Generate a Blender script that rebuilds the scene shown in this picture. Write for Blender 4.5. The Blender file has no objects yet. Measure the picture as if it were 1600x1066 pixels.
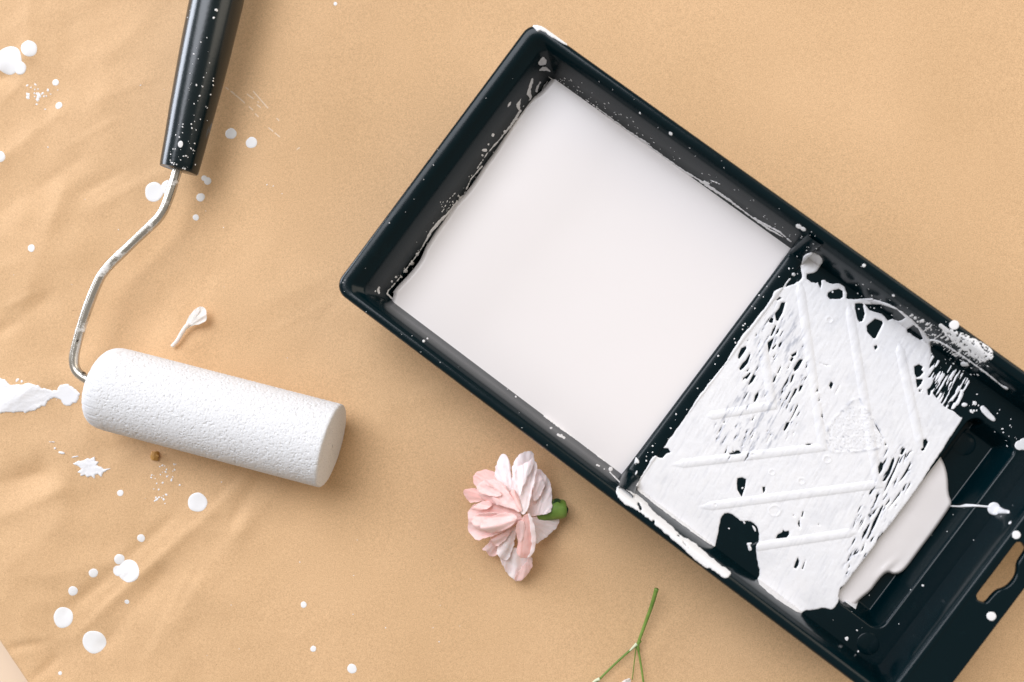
import bpy, bmesh, math, random
import numpy as np
from mathutils import Vector, Matrix
from mathutils.bvhtree import BVHTree

random.seed(7)
rng = np.random.default_rng(7)
scene = bpy.context.scene
COL = scene.collection

# ------------------------------------------------------------------ camera
F, DIST = 1500.0, 1500.0 / 3400.0          # focal length in photo pixels, metres to the table
TILT = math.radians(4.5)
_n = math.hypot(.88, .47)
CAM = np.array([.88 / _n * DIST * math.sin(TILT), -.47 / _n * DIST * math.sin(TILT), DIST * math.cos(TILT)])
CZ = CAM / np.linalg.norm(CAM)
CX = np.array([1., 0, 0]) - CZ[0] * CZ
CX /= np.linalg.norm(CX)
CY = np.cross(CZ, CX)
cd = bpy.data.cameras.new('camera')
cam = bpy.data.objects.new('camera', cd)
COL.objects.link(cam)
cam.matrix_world = Matrix((( CX[0], CY[0], CZ[0], CAM[0]), (CX[1], CY[1], CZ[1], CAM[1]), (CX[2], CY[2], CZ[2], CAM[2]), (0, 0, 0, 1)))
cd.sensor_width = 36.0
cd.lens = 36.0 * F / 1600.0
cd.clip_start, cd.clip_end = 0.01, 50
cd.dof.use_dof = True
cd.dof.focus_distance = DIST - 0.008
cd.dof.aperture_fstop = 5.6
scene.camera = cam

# ------------------------------------------------------------------ light
scene.view_settings.view_transform = 'Standard'
scene.view_settings.look = 'None'
scene.view_settings.exposure = 0.0
scene.view_settings.gamma = 1.0
scene.view_settings.use_curve_mapping = False
w = bpy.data.worlds.new('World')
scene.world = w
w.use_nodes = True
bg = w.node_tree.nodes['Background']
bg.inputs['Color'].default_value = (1.0, 0.92, 0.82, 1)
bg.inputs['Strength'].default_value = 0.30


def area_lamp(name, loc, target, sx, sy, power, color):
    l = bpy.data.lights.new(name, 'AREA')
    l.shape = 'RECTANGLE'
    l.size, l.size_y = sx, sy
    l.energy = power
    l.color = color
    o = bpy.data.objects.new(name, l)
    COL.objects.link(o)
    o.location = loc
    o.rotation_euler = (Vector(target) - Vector(loc)).to_track_quat('-Z', 'Y').to_euler()
    return o


area_lamp('window_light', (-0.97, 1.75, 2.98), (0, 0, 0.02), 2.5, 2.4, 122, (0.95, 0.975, 1.06))
area_lamp('room_fill_light', (3.0, 1.35, 1.75), (0, 0, 0), 3.0, 2.6, 50, (1.0, 0.89, 0.75))
area_lamp('side_window_light', (-3.15, 1.42, 0.72), (-.1, 0, 0.02), 1.4, 1.5, 82, (0.92, 0.975, 1.1))


# ------------------------------------------------------------------ geometry of the shot -> metres
def P(px, py, z):
    """point of the horizontal plane z that is seen at photo pixel (px, py); arrays allowed"""
    px = np.asarray(px, float); py = np.asarray(py, float)
    d = CX * ((px - 800) / F)[..., None] - CY * ((py - 533) / F)[..., None] - CZ
    k = (np.asarray(z) - CAM[2]) / d[..., 2]
    return CAM + k[..., None] * d


def ray(px, py):
    d = CX * (px - 800) / F - CY * (py - 533) / F - CZ
    return d / np.linalg.norm(d)


# ------------------------------------------------------------------ numpy noise
def hash2(ix, iy, seed):
    n = (ix.astype(np.int64) * 374761393 + iy.astype(np.int64) * 668265263 + seed * 974711) & 0x7fffffff
    n = ((n ^ (n >> 13)) * 1274126177) & 0x7fffffff
    n = ((n ^ (n >> 16)) * 2246822519) & 0x7fffffff
    return (n ^ (n >> 15)) % 100003 / 100003.0


def vnoise(x, y, seed=0):
    ix, iy = np.floor(x), np.floor(y)
    fx, fy = x - ix, y - iy
    fx = fx * fx * (3 - 2 * fx); fy = fy * fy * (3 - 2 * fy)
    a = hash2(ix, iy, seed); b = hash2(ix + 1, iy, seed)
    c = hash2(ix, iy + 1, seed); d = hash2(ix + 1, iy + 1, seed)
    return (a * (1 - fx) + b * fx) * (1 - fy) + (c * (1 - fx) + d * fx) * fy


def fbm(x, y, seed=0, o=4):
    s = 0; a = .5; t = 0
    for i in range(o):
        s = s + a * vnoise(x * 2 ** i + 17.3 * i, y * 2 ** i - 9.1 * i, seed + i); t += a; a *= .5
    return s / t


def sstep(a, b, x):
    t = np.clip((x - a) / (b - a), 0, 1)
    return t * t * (3 - 2 * t)


# ------------------------------------------------------------------ materials
def mat(name, color=(.8, .8, .8), rough=.5, metal=0.0, spec=.5, build=None):
    m = bpy.data.materials.new(name)
    m.use_nodes = True
    nt = m.node_tree
    b = nt.nodes['Principled BSDF']
    b.inputs['Base Color'].default_value = (*color, 1)
    b.inputs['Roughness'].default_value = rough
    b.inputs['Metallic'].default_value = metal
    b.inputs['Specular IOR Level'].default_value = spec
    if build:
        build(nt, b)
    return m


def N(nt, t, **kw):
    n = nt.nodes.new(t)
    for k, v in kw.items():
        if k.startswith('i_'):
            n.inputs[k[2:].replace('_', ' ')].default_value = v
        else:
            setattr(n, k, v)
    return n


def noise_node(nt, scale, detail=4, rough=.6, vec=None):
    n = N(nt, 'ShaderNodeTexNoise')
    n.inputs['Scale'].default_value = scale
    n.inputs['Detail'].default_value = detail
    n.inputs['Roughness'].default_value = rough
    if vec is None:
        g = N(nt, 'ShaderNodeTexCoord')
        vec = g.outputs['Object']
    nt.links.new(vec, n.inputs['Vector'])
    return n


def ramp_node(nt, fac, stops):
    r = N(nt, 'ShaderNodeValToRGB')
    el = r.color_ramp.elements
    el[0].position, el[0].color = stops[0][0], (*stops[0][1], 1)
    el[1].position, el[1].color = stops[-1][0], (*stops[-1][1], 1)
    for p, c in stops[1:-1]:
        e = el.new(p); e.color = (*c, 1)
    nt.links.new(fac, r.inputs['Fac'])
    return r


def mixc(nt, fac, a, b, mode='MIX'):
    m = N(nt, 'ShaderNodeMix', data_type='RGBA', blend_type=mode)
    for s, v in ((0, fac), (6, a), (7, b)):
        if hasattr(v, 'is_output'):
            nt.links.new(v, m.inputs[s])
        elif s == 0:
            m.inputs[0].default_value = v
        else:
            m.inputs[s].default_value = (*v, 1)
    return m.outputs[2]


def bump(nt, b, height, strength, dist):
    n = N(nt, 'ShaderNodeBump')
    n.inputs['Strength'].default_value = strength
    n.inputs['Distance'].default_value = dist
    nt.links.new(height, n.inputs['Height'])
    nt.links.new(n.outputs['Normal'], b.inputs['Normal'])


def b_paper(nt, b):
    fine = noise_node(nt, 1900, 3, .7)
    mid = noise_node(nt, 620, 4, .7)
    big = noise_node(nt, 14, 3, .5)
    c = ramp_node(nt, mid.outputs['Fac'], [(.3, (.640, .412, .220)), (.7, (.700, .460, .250))]).outputs['Color']
    f = ramp_node(nt, fine.outputs['Fac'], [(.25, (.72, .70, .68)), (.5, (1, 1, 1)), (.78, (1.2, 1.2, 1.21))]).outputs['Color']
    c = mixc(nt, 1.0, c, f, 'MULTIPLY')
    g = ramp_node(nt, big.outputs['Fac'], [(.3, (.95, .94, .92)), (.7, (1.04, 1.04, 1.05))]).outputs['Color']
    c = mixc(nt, 1.0, c, g, 'MULTIPLY')
    # dark flecks of bark and pale fibres
    v = N(nt, 'ShaderNodeTexVoronoi'); v.inputs['Scale'].default_value = 110
    tc = N(nt, 'ShaderNodeTexCoord'); nt.links.new(tc.outputs['Object'], v.inputs['Vector'])
    sep = N(nt, 'ShaderNodeSeparateColor'); nt.links.new(v.outputs['Color'], sep.inputs['Color'])
    rad = N(nt, 'ShaderNodeMath', operation='MULTIPLY_ADD'); rad.inputs[1].default_value = .09; rad.inputs[2].default_value = -.055
    nt.links.new(sep.outputs[0], rad.inputs[0])
    lt = N(nt, 'ShaderNodeMath', operation='LESS_THAN')
    nt.links.new(v.outputs['Distance'], lt.inputs[0]); nt.links.new(rad.outputs[0], lt.inputs[1])
    mul = N(nt, 'ShaderNodeMath', operation='MULTIPLY'); mul.inputs[1].default_value = .55
    nt.links.new(lt.outputs[0], mul.inputs[0])
    c = mixc(nt, mul.outputs[0], c, (.16, .08, .035))
    nt.links.new(c, b.inputs['Base Color'])
    bump(nt, b, mid.outputs['Fac'], .3, .0003)


def b_plastic(nt, b):
    n = noise_node(nt, 600, 3, .6)
    s = noise_node(nt, 55, 5, .7)
    r = ramp_node(nt, s.outputs['Fac'], [(.3, (.15,) * 3), (.75, (.27,) * 3)])
    nt.links.new(r.outputs['Color'], b.inputs['Roughness'])
    d = noise_node(nt, 90, 8, .8)
    c = ramp_node(nt, d.outputs['Fac'], [(.55, (.0002, .0075, .0105)), (.88, (.002, .013, .016))])
    nt.links.new(c.outputs['Color'], b.inputs['Base Color'])
    bump(nt, b, n.outputs['Fac'], .12, .0002)


def b_film(nt, b):
    n = noise_node(nt, 700, 4, .6)
    m = noise_node(nt, 140, 4, .6)
    a = N(nt, 'ShaderNodeMath', operation='MULTIPLY_ADD'); a.inputs[1].default_value = 2.0
    nt.links.new(m.outputs['Fac'], a.inputs[0]); nt.links.new(n.outputs['Fac'], a.inputs[2])
    bump(nt, b, a.outputs[0], .22, .0003)
    c = ramp_node(nt, m.outputs['Fac'], [(.3, (.80, .80, .815)), (.7, (.84, .835, .84))])
    at = N(nt, 'ShaderNodeAttribute', attribute_name='thin')
    nt.links.new(mixc(nt, at.outputs['Fac'], c.outputs['Color'], (.34, .36, .42)), b.inputs['Base Color'])


def b_pool(nt, b):
    n = noise_node(nt, 500, 3, .5)
    bump(nt, b, n.outputs['Fac'], .05, .0002)


def b_foam(nt, b):
    n = noise_node(nt, 1500, 3, .7)
    c = ramp_node(nt, n.outputs['Fac'], [(.30, (.46, .47, .485)), (.44, (.755, .76, .77))])
    nt.links.new(c.outputs['Color'], b.inputs['Base Color'])
    bump(nt, b, n.outputs['Fac'], .35, .0003)


def b_wire(nt, b):
    n = noise_node(nt, 90, 5, .65)
    f = ramp_node(nt, n.outputs['Fac'], [(.55, (0, 0, 0)), (.64, (1, 1, 1))]).outputs['Color']
    c = mixc(nt, f, (.56, .53, .47), (.80, .79, .77))
    k = noise_node(nt, 330, 2, .5)
    kf = ramp_node(nt, k.outputs['Fac'], [(.70, (0, 0, 0)), (.74, (1, 1, 1))]).outputs['Color']
    c = mixc(nt, kf, c, (.10, .09, .08))
    nt.links.new(c, b.inputs['Base Color'])
    inv = N(nt, 'ShaderNodeMath', operation='SUBTRACT'); inv.inputs[0].default_value = .85
    nt.links.new(f, inv.inputs[1])
    cl = N(nt, 'ShaderNodeMath', operation='MAXIMUM'); cl.inputs[1].default_value = 0
    nt.links.new(inv.outputs[0], cl.inputs[0])
    nt.links.new(cl.outputs[0], b.inputs['Metallic'])
    bump(nt, b, n.outputs['Fac'], .3, .0006)


def b_petal(c0, c1):
    def f(nt, b):
        n = noise_node(nt, 120, 4, .6)
        c = ramp_node(nt, n.outputs['Fac'], [(.3, c0), (.7, c1)])
        nt.links.new(c.outputs['Color'], b.inputs['Base Color'])
        b.inputs['Subsurface Weight'].default_value = .2
        b.inputs['Subsurface Radius'].default_value = (1, .5, .4)
        b.inputs['Subsurface Scale'].default_value = .0012
        k = noise_node(nt, 500, 3, .6)
        bump(nt, b, k.outputs['Fac'], .25, .0004)
    return f


def b_green(nt, b):
    n = noise_node(nt, 150, 4, .6)
    c = ramp_node(nt, n.outputs['Fac'], [(.3, (.10, .19, .025)), (.7, (.21, .33, .06))])
    nt.links.new(c.outputs['Color'], b.inputs['Base Color'])


def b_table(nt, b):
    n = noise_node(nt, 8, 4, .6)
    c = ramp_node(nt, n.outputs['Fac'], [(.3, (.80, .60, .43)), (.7, (.84, .65, .47))])
    nt.links.new(c.outputs['Color'], b.inputs['Base Color'])


M_paper = mat('kraft_paper', rough=.7, spec=.3, build=b_paper)
M_plastic = mat('black_plastic', rough=.3, spec=.25, build=b_plastic)
M_grip = mat('glossy_black_plastic', rough=.2, spec=.55, build=b_plastic)
_b = M_grip.node_tree.nodes['Principled BSDF']
M_grip.node_tree.links.remove(_b.inputs['Roughness'].links[0])
_b.inputs['Roughness'].default_value = .22
M_film = mat('wet_paint', rough=.38, build=b_film)
M_pool = mat('paint_pool', (.835, .795, .78), rough=.22, build=b_pool)
M_drop = mat('dry_paint', (.83, .825, .82), rough=.5)
M_scuff = mat('faint_dry_paint', (.76, .60, .43), rough=.7)
M_foam = mat('white_foam', rough=.9, spec=.2, build=b_foam)
M_wire = mat('painted_steel', rough=.27, build=b_wire)
M_pink = mat('pink_petal', rough=.55, build=b_petal((.92, .54, .50), (.94, .66, .62)))
M_pale = mat('pale_petal', rough=.55, build=b_petal((.94, .74, .72), (.95, .83, .81)))
M_salmon = mat('salmon_petal', rough=.55, build=b_petal((.92, .48, .43), (.93, .59, .54)))
M_cream = mat('cream_petal', rough=.6, build=b_petal((.86, .80, .73), (.88, .84, .80)))
M_green = mat('green_stem', rough=.5, build=b_green)
M_darkgreen = mat('shaded_green_sepal', (.02, .06, .02), rough=.5)  # dark green that carries the shade at the calyx end
M_table = mat('pale_table', rough=.5, build=b_table)
M_crumb = mat('ochre_crumb', (.50, .26, .06), rough=.6)


# ------------------------------------------------------------------ object helpers
def link(name, me, material=None, parent=None, smooth=True, sharp=None):
    o = bpy.data.objects.new(name, me)
    COL.objects.link(o)
    if material:
        me.materials.append(material)
    if smooth:
        me.polygons.foreach_set('use_smooth', [True] * len(me.polygons))
        if sharp:
            me.set_sharp_from_angle(angle=math.radians(sharp))
    if parent:
        o.parent = parent
    return o


def mesh(name, verts, faces, material=None, parent=None, smooth=True, sharp=None, world=True):
    """verts are world coordinates unless world=False (then the parent's own frame)"""
    v = np.asarray(verts, float)
    if parent is not None and world:
        root = parent
        Mi = np.array(world_matrix(root).inverted())
        v = v @ Mi[:3, :3].T + Mi[:3, 3]
    me = bpy.data.meshes.new(name)
    me.from_pydata([tuple(p) for p in v], [], [tuple(int(i) for i in f) for f in faces])
    me.update()
    return link(name, me, material, parent, smooth, sharp)


def world_matrix(o):
    m = o.matrix_basis.copy()
    while o.parent:
        o = o.parent
        m = o.matrix_basis @ m
    return m


def empty(name, loc, rz=0, label=None, cat=None):
    o = bpy.data.objects.new(name, None)
    COL.objects.link(o)
    o.location = loc
    o.rotation_euler = (0, 0, rz)
    o.empty_display_size = .02
    if label:
        o['label'] = label; o['category'] = cat
    return o


def bvh_of(objs):
    vs, fs = [], []
    for o in objs:
        M = np.array(world_matrix(o))
        me = o.data
        n = len(me.vertices)
        a = np.empty(n * 3); me.vertices.foreach_get('co', a)
        a = a.reshape(-1, 3) @ M[:3, :3].T + M[:3, 3]
        off = len(vs)
        vs.extend(map(tuple, a))
        fs.extend([tuple(off + i for i in p.vertices) for p in me.polygons])
    return BVHTree.FromPolygons(vs, fs, epsilon=0.0)


def chaikin(pts, n=2, closed=True):
    p = np.asarray(pts, float)
    for _ in range(n):
        if closed:
            q = np.roll(p, -1, 0)
            p = np.stack([.75 * p + .25 * q, .25 * p + .75 * q], 1).reshape(-1, 2)
        else:
            a, b = p[:-1], p[1:]
            m = np.stack([.75 * a + .25 * b, .25 * a + .75 * b], 1).reshape(-1, 2)
            p = np.vstack([p[:1], m, p[-1:]])
    return p


def sd_poly(X, Y, pts):
    """signed distance, positive inside"""
    p = np.asarray(pts, float)
    q = np.roll(p, -1, 0)
    d2 = np.full(X.shape, 1e18)
    ins = np.zeros(X.shape, bool)
    for (ax, ay), (bx, by) in zip(p, q):
        ex, ey = bx - ax, by - ay
        L = ex * ex + ey * ey + 1e-12
        t = np.clip(((X - ax) * ex + (Y - ay) * ey) / L, 0, 1)
        d2 = np.minimum(d2, (X - ax - t * ex) ** 2 + (Y - ay - t * ey) ** 2)
        if ay != by:
            c = (ay > Y) != (by > Y)
            ins ^= c & (X < ex * (Y - ay) / (by - ay) + ax)
    d = np.sqrt(d2)
    return np.where(ins, d, -d)


def sd_stroke(X, Y, pts, r):
    p = np.asarray(pts, float)
    r = np.atleast_1d(np.asarray(r, float))
    r = np.interp(np.linspace(0, 1, len(p)), np.linspace(0, 1, len(r)), r)
    if len(p) == 1:
        return r[0] - np.hypot(X - p[0, 0], Y - p[0, 1])
    best = np.full(X.shape, -1e9)
    for i in range(len(p) - 1):
        ax, ay = p[i]; bx, by = p[i + 1]
        ex, ey = bx - ax, by - ay
        t = np.clip(((X - ax) * ex + (Y - ay) * ey) / (ex * ex + ey * ey + 1e-12), 0, 1)
        best = np.maximum(best, r[i] * (1 - t) + r[i + 1] * t - np.hypot(X - ax - t * ex, Y - ay - t * ey))
    return best


class Field:
    """signed distance field over a pixel window: shapes are added and cut, then turned into a mesh"""
    def __init__(s, x0, y0, x1, y1, cell):
        s.c = cell
        s.x = np.arange(x0, x1 + cell, cell); s.y = np.arange(y0, y1 + cell, cell)
        s.X, s.Y = np.meshgrid(s.x, s.y)
        s.F = np.full(s.X.shape, -50.0)

    def win(s, pts, pad):
        p = np.asarray(pts, float)
        i0 = max(int((p[:, 0].min() - pad - s.x[0]) / s.c), 0); i1 = int((p[:, 0].max() + pad - s.x[0]) / s.c) + 2
        j0 = max(int((p[:, 1].min() - pad - s.y[0]) / s.c), 0); j1 = int((p[:, 1].max() + pad - s.y[0]) / s.c) + 2
        return slice(j0, max(j1, 0)), slice(i0, max(i1, 0))

    def add(s, pts, smooth=2):
        p = chaikin(pts, smooth); w_ = s.win(p, 12)
        if s.X[w_].size:
            s.F[w_] = np.maximum(s.F[w_], sd_poly(s.X[w_], s.Y[w_], p))
        return s

    def cut(s, pts, smooth=1):
        p = chaikin(pts, smooth); w_ = s.win(p, 14)
        if s.X[w_].size:
            s.F[w_] = np.minimum(s.F[w_], -sd_poly(s.X[w_], s.Y[w_], p))
        return s

    def stroke(s, pts, r, cut=False):
        pts = np.atleast_2d(np.asarray(pts, float)); w_ = s.win(pts, 14 + np.max(r))
        if s.X[w_].size:
            d = sd_stroke(s.X[w_], s.Y[w_], pts, r)
            s.F[w_] = np.minimum(s.F[w_], -d) if cut else np.maximum(s.F[w_], d)
        return s

    def rough(s, amp, scale, seed=0):
        s.F = s.F + amp * (fbm(s.X / scale, s.Y / scale, seed, 3) * 2 - 1)
        return s

    def polys(s):
        """marching squares at F = 0 -> px, py, field value, faces"""
        F_, X, Y = s.F, s.X, s.Y
        H, W = F_.shape
        ins = F_ > 0
        idx = -np.ones((H, W), int)
        a = ins[:-1, :-1]; b = ins[:-1, 1:]; c = ins[1:, 1:]; d = ins[1:, :-1]
        cnt = a.astype(int) + b + c + d
        idx[ins] = np.arange(ins.sum())
        px = list(X[ins]); py = list(Y[ins]); fv = list(F_[ins])
        jf, i_f = np.nonzero(cnt == 4)
        faces = np.stack([idx[jf, i_f], idx[jf + 1, i_f], idx[jf + 1, i_f + 1], idx[jf, i_f + 1]], 1).tolist()
        edge = {}

        def ev(j0, i0, j1, i1):
            k = (j0, i0, j1, i1) if (j0, i0) < (j1, i1) else (j1, i1, j0, i0)
            if k in edge:
                return edge[k]
            f0, f1 = F_[k[0], k[1]], F_[k[2], k[3]]
            t = min(max(f0 / (f0 - f1), .02), .98)
            px.append(X[k[0], k[1]] * (1 - t) + X[k[2], k[3]] * t)
            py.append(Y[k[0], k[1]] * (1 - t) + Y[k[2], k[3]] * t)
            fv.append(0.0)
            edge[k] = len(px) - 1
            return edge[k]
        for j, i in zip(*np.nonzero((cnt > 0) & (cnt < 4))):
            ring = [(j, i), (j + 1, i), (j + 1, i + 1), (j, i + 1)]
            st = [ins[q] for q in ring]
            if cnt[j, i] == 2 and st[0] == st[2]:
                for k in range(4):
                    if st[k]:
                        p_, n_ = ring[k - 1], ring[(k + 1) % 4]
                        faces.append([ev(*p_, *ring[k]), idx[ring[k]], ev(*ring[k], *n_)])
                continue
            f = []
            for k in range(4):
                if st[k]:
                    f.append(idx[ring[k]])
                if st[k] != st[(k + 1) % 4]:
                    f.append(ev(*ring[k], *ring[(k + 1) % 4]))
            faces.append(f)
        return np.array(px), np.array(py), np.array(fv), faces


EPS = 4e-5


def film(name, field, bvh, thick, edge, material, parent, relief=None, jump=.006, sharp=None, tone=None):
    """lay a paint film of the given thickness on whatever real surface lies there"""
    px, py, fv, faces = field.polys()
    o = Vector(CAM)
    n = len(px)
    pos = np.zeros((n, 3)); ok = np.zeros(n, bool)
    t = np.clip(fv / edge, 0, 1)
    th = thick * np.sqrt(1 - (1 - t) ** 2) + EPS
    if relief is not None:
        th = th + relief(px, py) * t
    D = CX * ((px - 800) / F)[:, None] - CY * ((py - 533) / F)[:, None] - CZ
    D /= np.linalg.norm(D, axis=1)[:, None]
    for i in range(n):
        h, nn, _, _ = bvh.ray_cast(o, Vector(D[i]))
        if h is None:
            continue
        if nn.dot(Vector(D[i])) > 0:
            nn = -nn
        nn = (nn + Vector((0, 0, .35))).normalized()
        p = h + nn * th[i]
        pos[i] = p; ok[i] = True
    keep = []
    for f in faces:
        if not all(ok[k] for k in f):
            continue
        q = pos[f]
        if np.linalg.norm(q.max(0) - q.min(0)) > jump:
            continue
        keep.append(f)
    used = np.zeros(n, bool)
    for f in keep:
        used[f] = True
    if not used.any():
        return None
    rm = np.cumsum(used) - 1
    ob = mesh(name, pos[used], [[rm[k] for k in f] for f in keep], material, parent, sharp=sharp)
    if tone is not None:
        a_ = ob.data.attributes.new('thin', 'FLOAT', 'POINT')
        a_.data.foreach_set('value', np.clip(tone(px, py), 0, 1)[used].astype(np.float32))
    return ob


def dome(cx, cy, r, bvh, thick, wob=.06, nseg=18, stretch=None, conform=False):
    """verts and faces of one round drop lying on the surface seen there"""
    h, nn, _, _ = bvh.ray_cast(Vector(CAM), Vector(ray(cx, cy)))
    if h is None:
        return None
    if nn.dot(Vector(ray(cx, cy))) > 0:
        nn = -nn
    if conform:
        nn = Vector((0, 0, 1))
    dist = (Vector(CAM) - h).length
    R = r * dist / F
    ax = nn.orthogonal().normalized() if stretch is None else (Vector(P(cx + stretch[0], cy + stretch[1], h.z)) - Vector(P(cx, cy, h.z))).normalized()
    ax = (ax - nn * ax.dot(nn)).normalized()
    ay = nn.cross(ax)
    k = stretch[2] if stretch else 1.0
    ph = [random.uniform(0, 6.28) for _ in range(3)]
    vs, fs = [], []
    prof = [(1.0, 0.0), (.97, .45), (.88, .8), (.65, 1.0), (.3, .97)] if nseg > 8 else [(1.0, 0), (.7, .8)]
    for rr, zz in prof:
        for i in range(nseg):
            a = 2 * math.pi * i / nseg
            q = rr * R * (1 + wob * (math.sin(2 * a + ph[0]) * .5 + math.sin(3 * a + ph[1]) * .35 + math.sin(5 * a + ph[2]) * .2))
            p_ = h + ax * (q * math.cos(a) * k) + ay * (q * math.sin(a))
            if conform:
                g = bvh.ray_cast(Vector((p_.x, p_.y, .1)), Vector((0, 0, -1)))[0]
                if g is not None:
                    p_ = g
            vs.append(p_ + nn * (zz * thick + EPS * .5))
    vs.append(h + nn * (thick * .97 + EPS))
    for j in range(len(prof) - 1):
        for i in range(nseg):
            i2 = (i + 1) % nseg
            fs.append((j * nseg + i, j * nseg + i2, (j + 1) * nseg + i2, (j + 1) * nseg + i))
    b0 = (len(prof) - 1) * nseg
    for i in range(nseg):
        fs.append((b0 + i, b0 + (i + 1) % nseg, len(vs) - 1))
    return [tuple(v) for v in vs], fs


def drop(name, cx, cy, r, bvh, parent, thick=None, material=None, **kw):
    d = dome(cx, cy, r, bvh, thick or (.00009 + r * .7e-5), **kw)
    return mesh(name, d[0], d[1], material or M_drop, parent) if d else None


def speckle(name, dots, bvh, parent, material=None):
    vs, fs = [], []
    for x, y, r in dots:
        d = dome(x, y, r, bvh, .0001 + r * 2e-5, wob=.25, nseg=8, stretch=(random.uniform(-1, 1), random.uniform(-1, 1), random.uniform(1, 1.5)))
        if d:
            o = len(vs); vs += d[0]; fs += [tuple(o + i for i in f) for f in d[1]]
    ob = mesh(name, vs, fs, material or M_drop, parent)
    ob['kind'] = 'stuff'
    return ob


def sweep(path, radii, nseg=16, cap=True):
    """tube through 3-D points; rounded ends come from the radii given"""
    p = [Vector(q) for q in path]
    vs, fs = [], []
    up = Vector((0, 0, 1))
    for i, q in enumerate(p):
        t = (p[min(i + 1, len(p) - 1)] - p[max(i - 1, 0)]).normalized()
        s = t.cross(up)
        if s.length < 1e-6:
            s = Vector((1, 0, 0))
        s.normalize(); u = s.cross(t)
        for k in range(nseg):
            a = 2 * math.pi * k / nseg
            vs.append(q + (s * math.cos(a) + u * math.sin(a)) * radii[i])
    for i in range(len(p) - 1):
        for k in range(nseg):
            k2 = (k + 1) % nseg
            fs.append((i * nseg + k, i * nseg + k2, (i + 1) * nseg + k2, (i + 1) * nseg + k))
    if cap:
        fs.append(tuple(range(nseg - 1, -1, -1))); fs.append(tuple((len(p) - 1) * nseg + k for k in range(nseg)))
    return vs, fs


def smooth3(pts, n=3):
    p = np.asarray(pts, float)
    for _ in range(n):
        a, b = p[:-1], p[1:]
        m = np.stack([.75 * a + .25 * b, .25 * a + .75 * b], 1).reshape(-1, p.shape[1])
        p = np.vstack([p[:1], m, p[-1:]])
    return p


# ------------------------------------------------------------------ table and paper
me = bpy.data.meshes.new('table_top')
bm = bmesh.new()
bmesh.ops.create_grid(bm, x_segments=4, y_segments=4, size=1.0)
bm.to_mesh(me); bm.free()
table = link('table_top', me, M_table, smooth=False)
table.location = (0, 0, -.004)
table['kind'] = 'structure'; table['label'] = 'pale peach table top showing at the lower left corner'

# soft folds of the paper in photo pixels: x0, y0, x1, y1, half width, height in mm (+ ridge, - trough)
FOLDS = [(45, -60, 48, 80, 16, 1.3), (10, 118, -40, 130, 16, -1.5), (110, 40, 70, 190, 26, -.8), (170, 90, 240, 20, 30, .8),
         (0, 250, 90, 180, 22, 1.2), (100, 178, 250, 120, 24, .7), (0, 330, 120, 250, 26, -1.0), (40, 470, 100, 300, 26, 1.1),
         (0, 520, 70, 470, 20, -1.4), (130, 300, 260, 230, 26, -.8), (140, 330, 290, 250, 20, .8), (330, 430, 250, 560, 30, -.5),
         (0, 640, 60, 600, 24, .9), (-20, 760, 60, 740, 30, -2.4), (0, 810, 110, 760, 26, 1.5), (20, 880, 120, 800, 26, .9),
         (120, 990, 330, 800, 13, 1.3), (330, 800, 420, 720, 18, .9), (100, 960, 290, 790, 12, -1.1), (60, 900, 170, 880, 26, .8),
         (160, 1010, 250, 900, 20, -1.3), (230, 1030, 390, 800, 22, .9), (340, 850, 420, 720, 15, -.8), (380, 830, 470, 720, 16, .8),
         (22, 1012, 60, 1004, 7, -1.2), (60, 1055, 85, 1030, 8, -1.2), (30, 960, 70, 1066, 16, .8), (430, 470, 540, 420, 30, .6),
         (480, 560, 560, 510, 34, -.5), (300, 905, 380, 985, 40, .6), (170, 700, 250, 690, 26, -.5), (440, 80, 560, 30, 60, .5), (600, 640, 690, 610, 40, .5),
         (0, 165, 36, 128, 4, .4), (60, 1008, 104, 984, 4, -.45), (232, 1028, 300, 884, 4.5, .4), (328, 792, 398, 704, 4.5, -.4), (92, 236, 182, 188, 4, .35), (342, 852, 362, 790, 4, .4), (10, 480, 70, 452, 4, .4),
         (120, 985, 205, 895, 4, -.4), (150, 930, 190, 905, 3.5, .3), (366, 700, 372, 660, 5, .35), (28, 40, 46, 96, 5, .4), (420, 520, 520, 470, 5, .22), (560, 420, 500, 505, 6, -.2), (150, 300, 214, 268, 4, .3)]


def paper_h(px, py):
    wl = .12 + .88 * sstep(620, 120, px)
    wl = wl * (1 - .9 * sstep(620, 720, px))
    h = (fbm(px / 260., py / 260., 3, 2) - .5) * 3.0 * wl
    cr = 1 - np.abs(fbm(px / 130. + .3 * py / 130., py / 130., 33, 3) * 2 - 1) * 2.2
    h = h + np.clip(cr, -.4, 1) * .7 * wl
    h = h + (fbm((px + py * .6) / 120., (py - px * .6) / 60., 9, 3) - .5) * .5 * wl
    h = h + (fbm(px / 70., py / 70., 35, 2) - .5) * .9 * wl
    for x0, y0, x1, y1, wd, ht in FOLDS:
        ex, ey = x1 - x0, y1 - y0
        t = ((px - x0) * ex + (py - y0) * ey) / (ex * ex + ey * ey)
        tc = np.clip(t, 0, 1)
        d = np.hypot(px - x0 - tc * ex, py - y0 - tc * ey)
        wdl = wd * (.75 + .5 * vnoise(px / 40., py / 40., 90))
        h = h + 1.0 * ht * (.55 * np.exp(-(d / wdl) ** 2 * 1.1) + .6 * np.exp(-d / wdl * 1.9)) * .72 * (.15 + 1.5 * vnoise(px / 42., py / 42., 95))
    h = h - .5 * sstep(620, 760, px)
    h = h + (fbm(px / 330., py / 330., 21, 2) - .5) * .9
    return h * 1e-3


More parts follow.
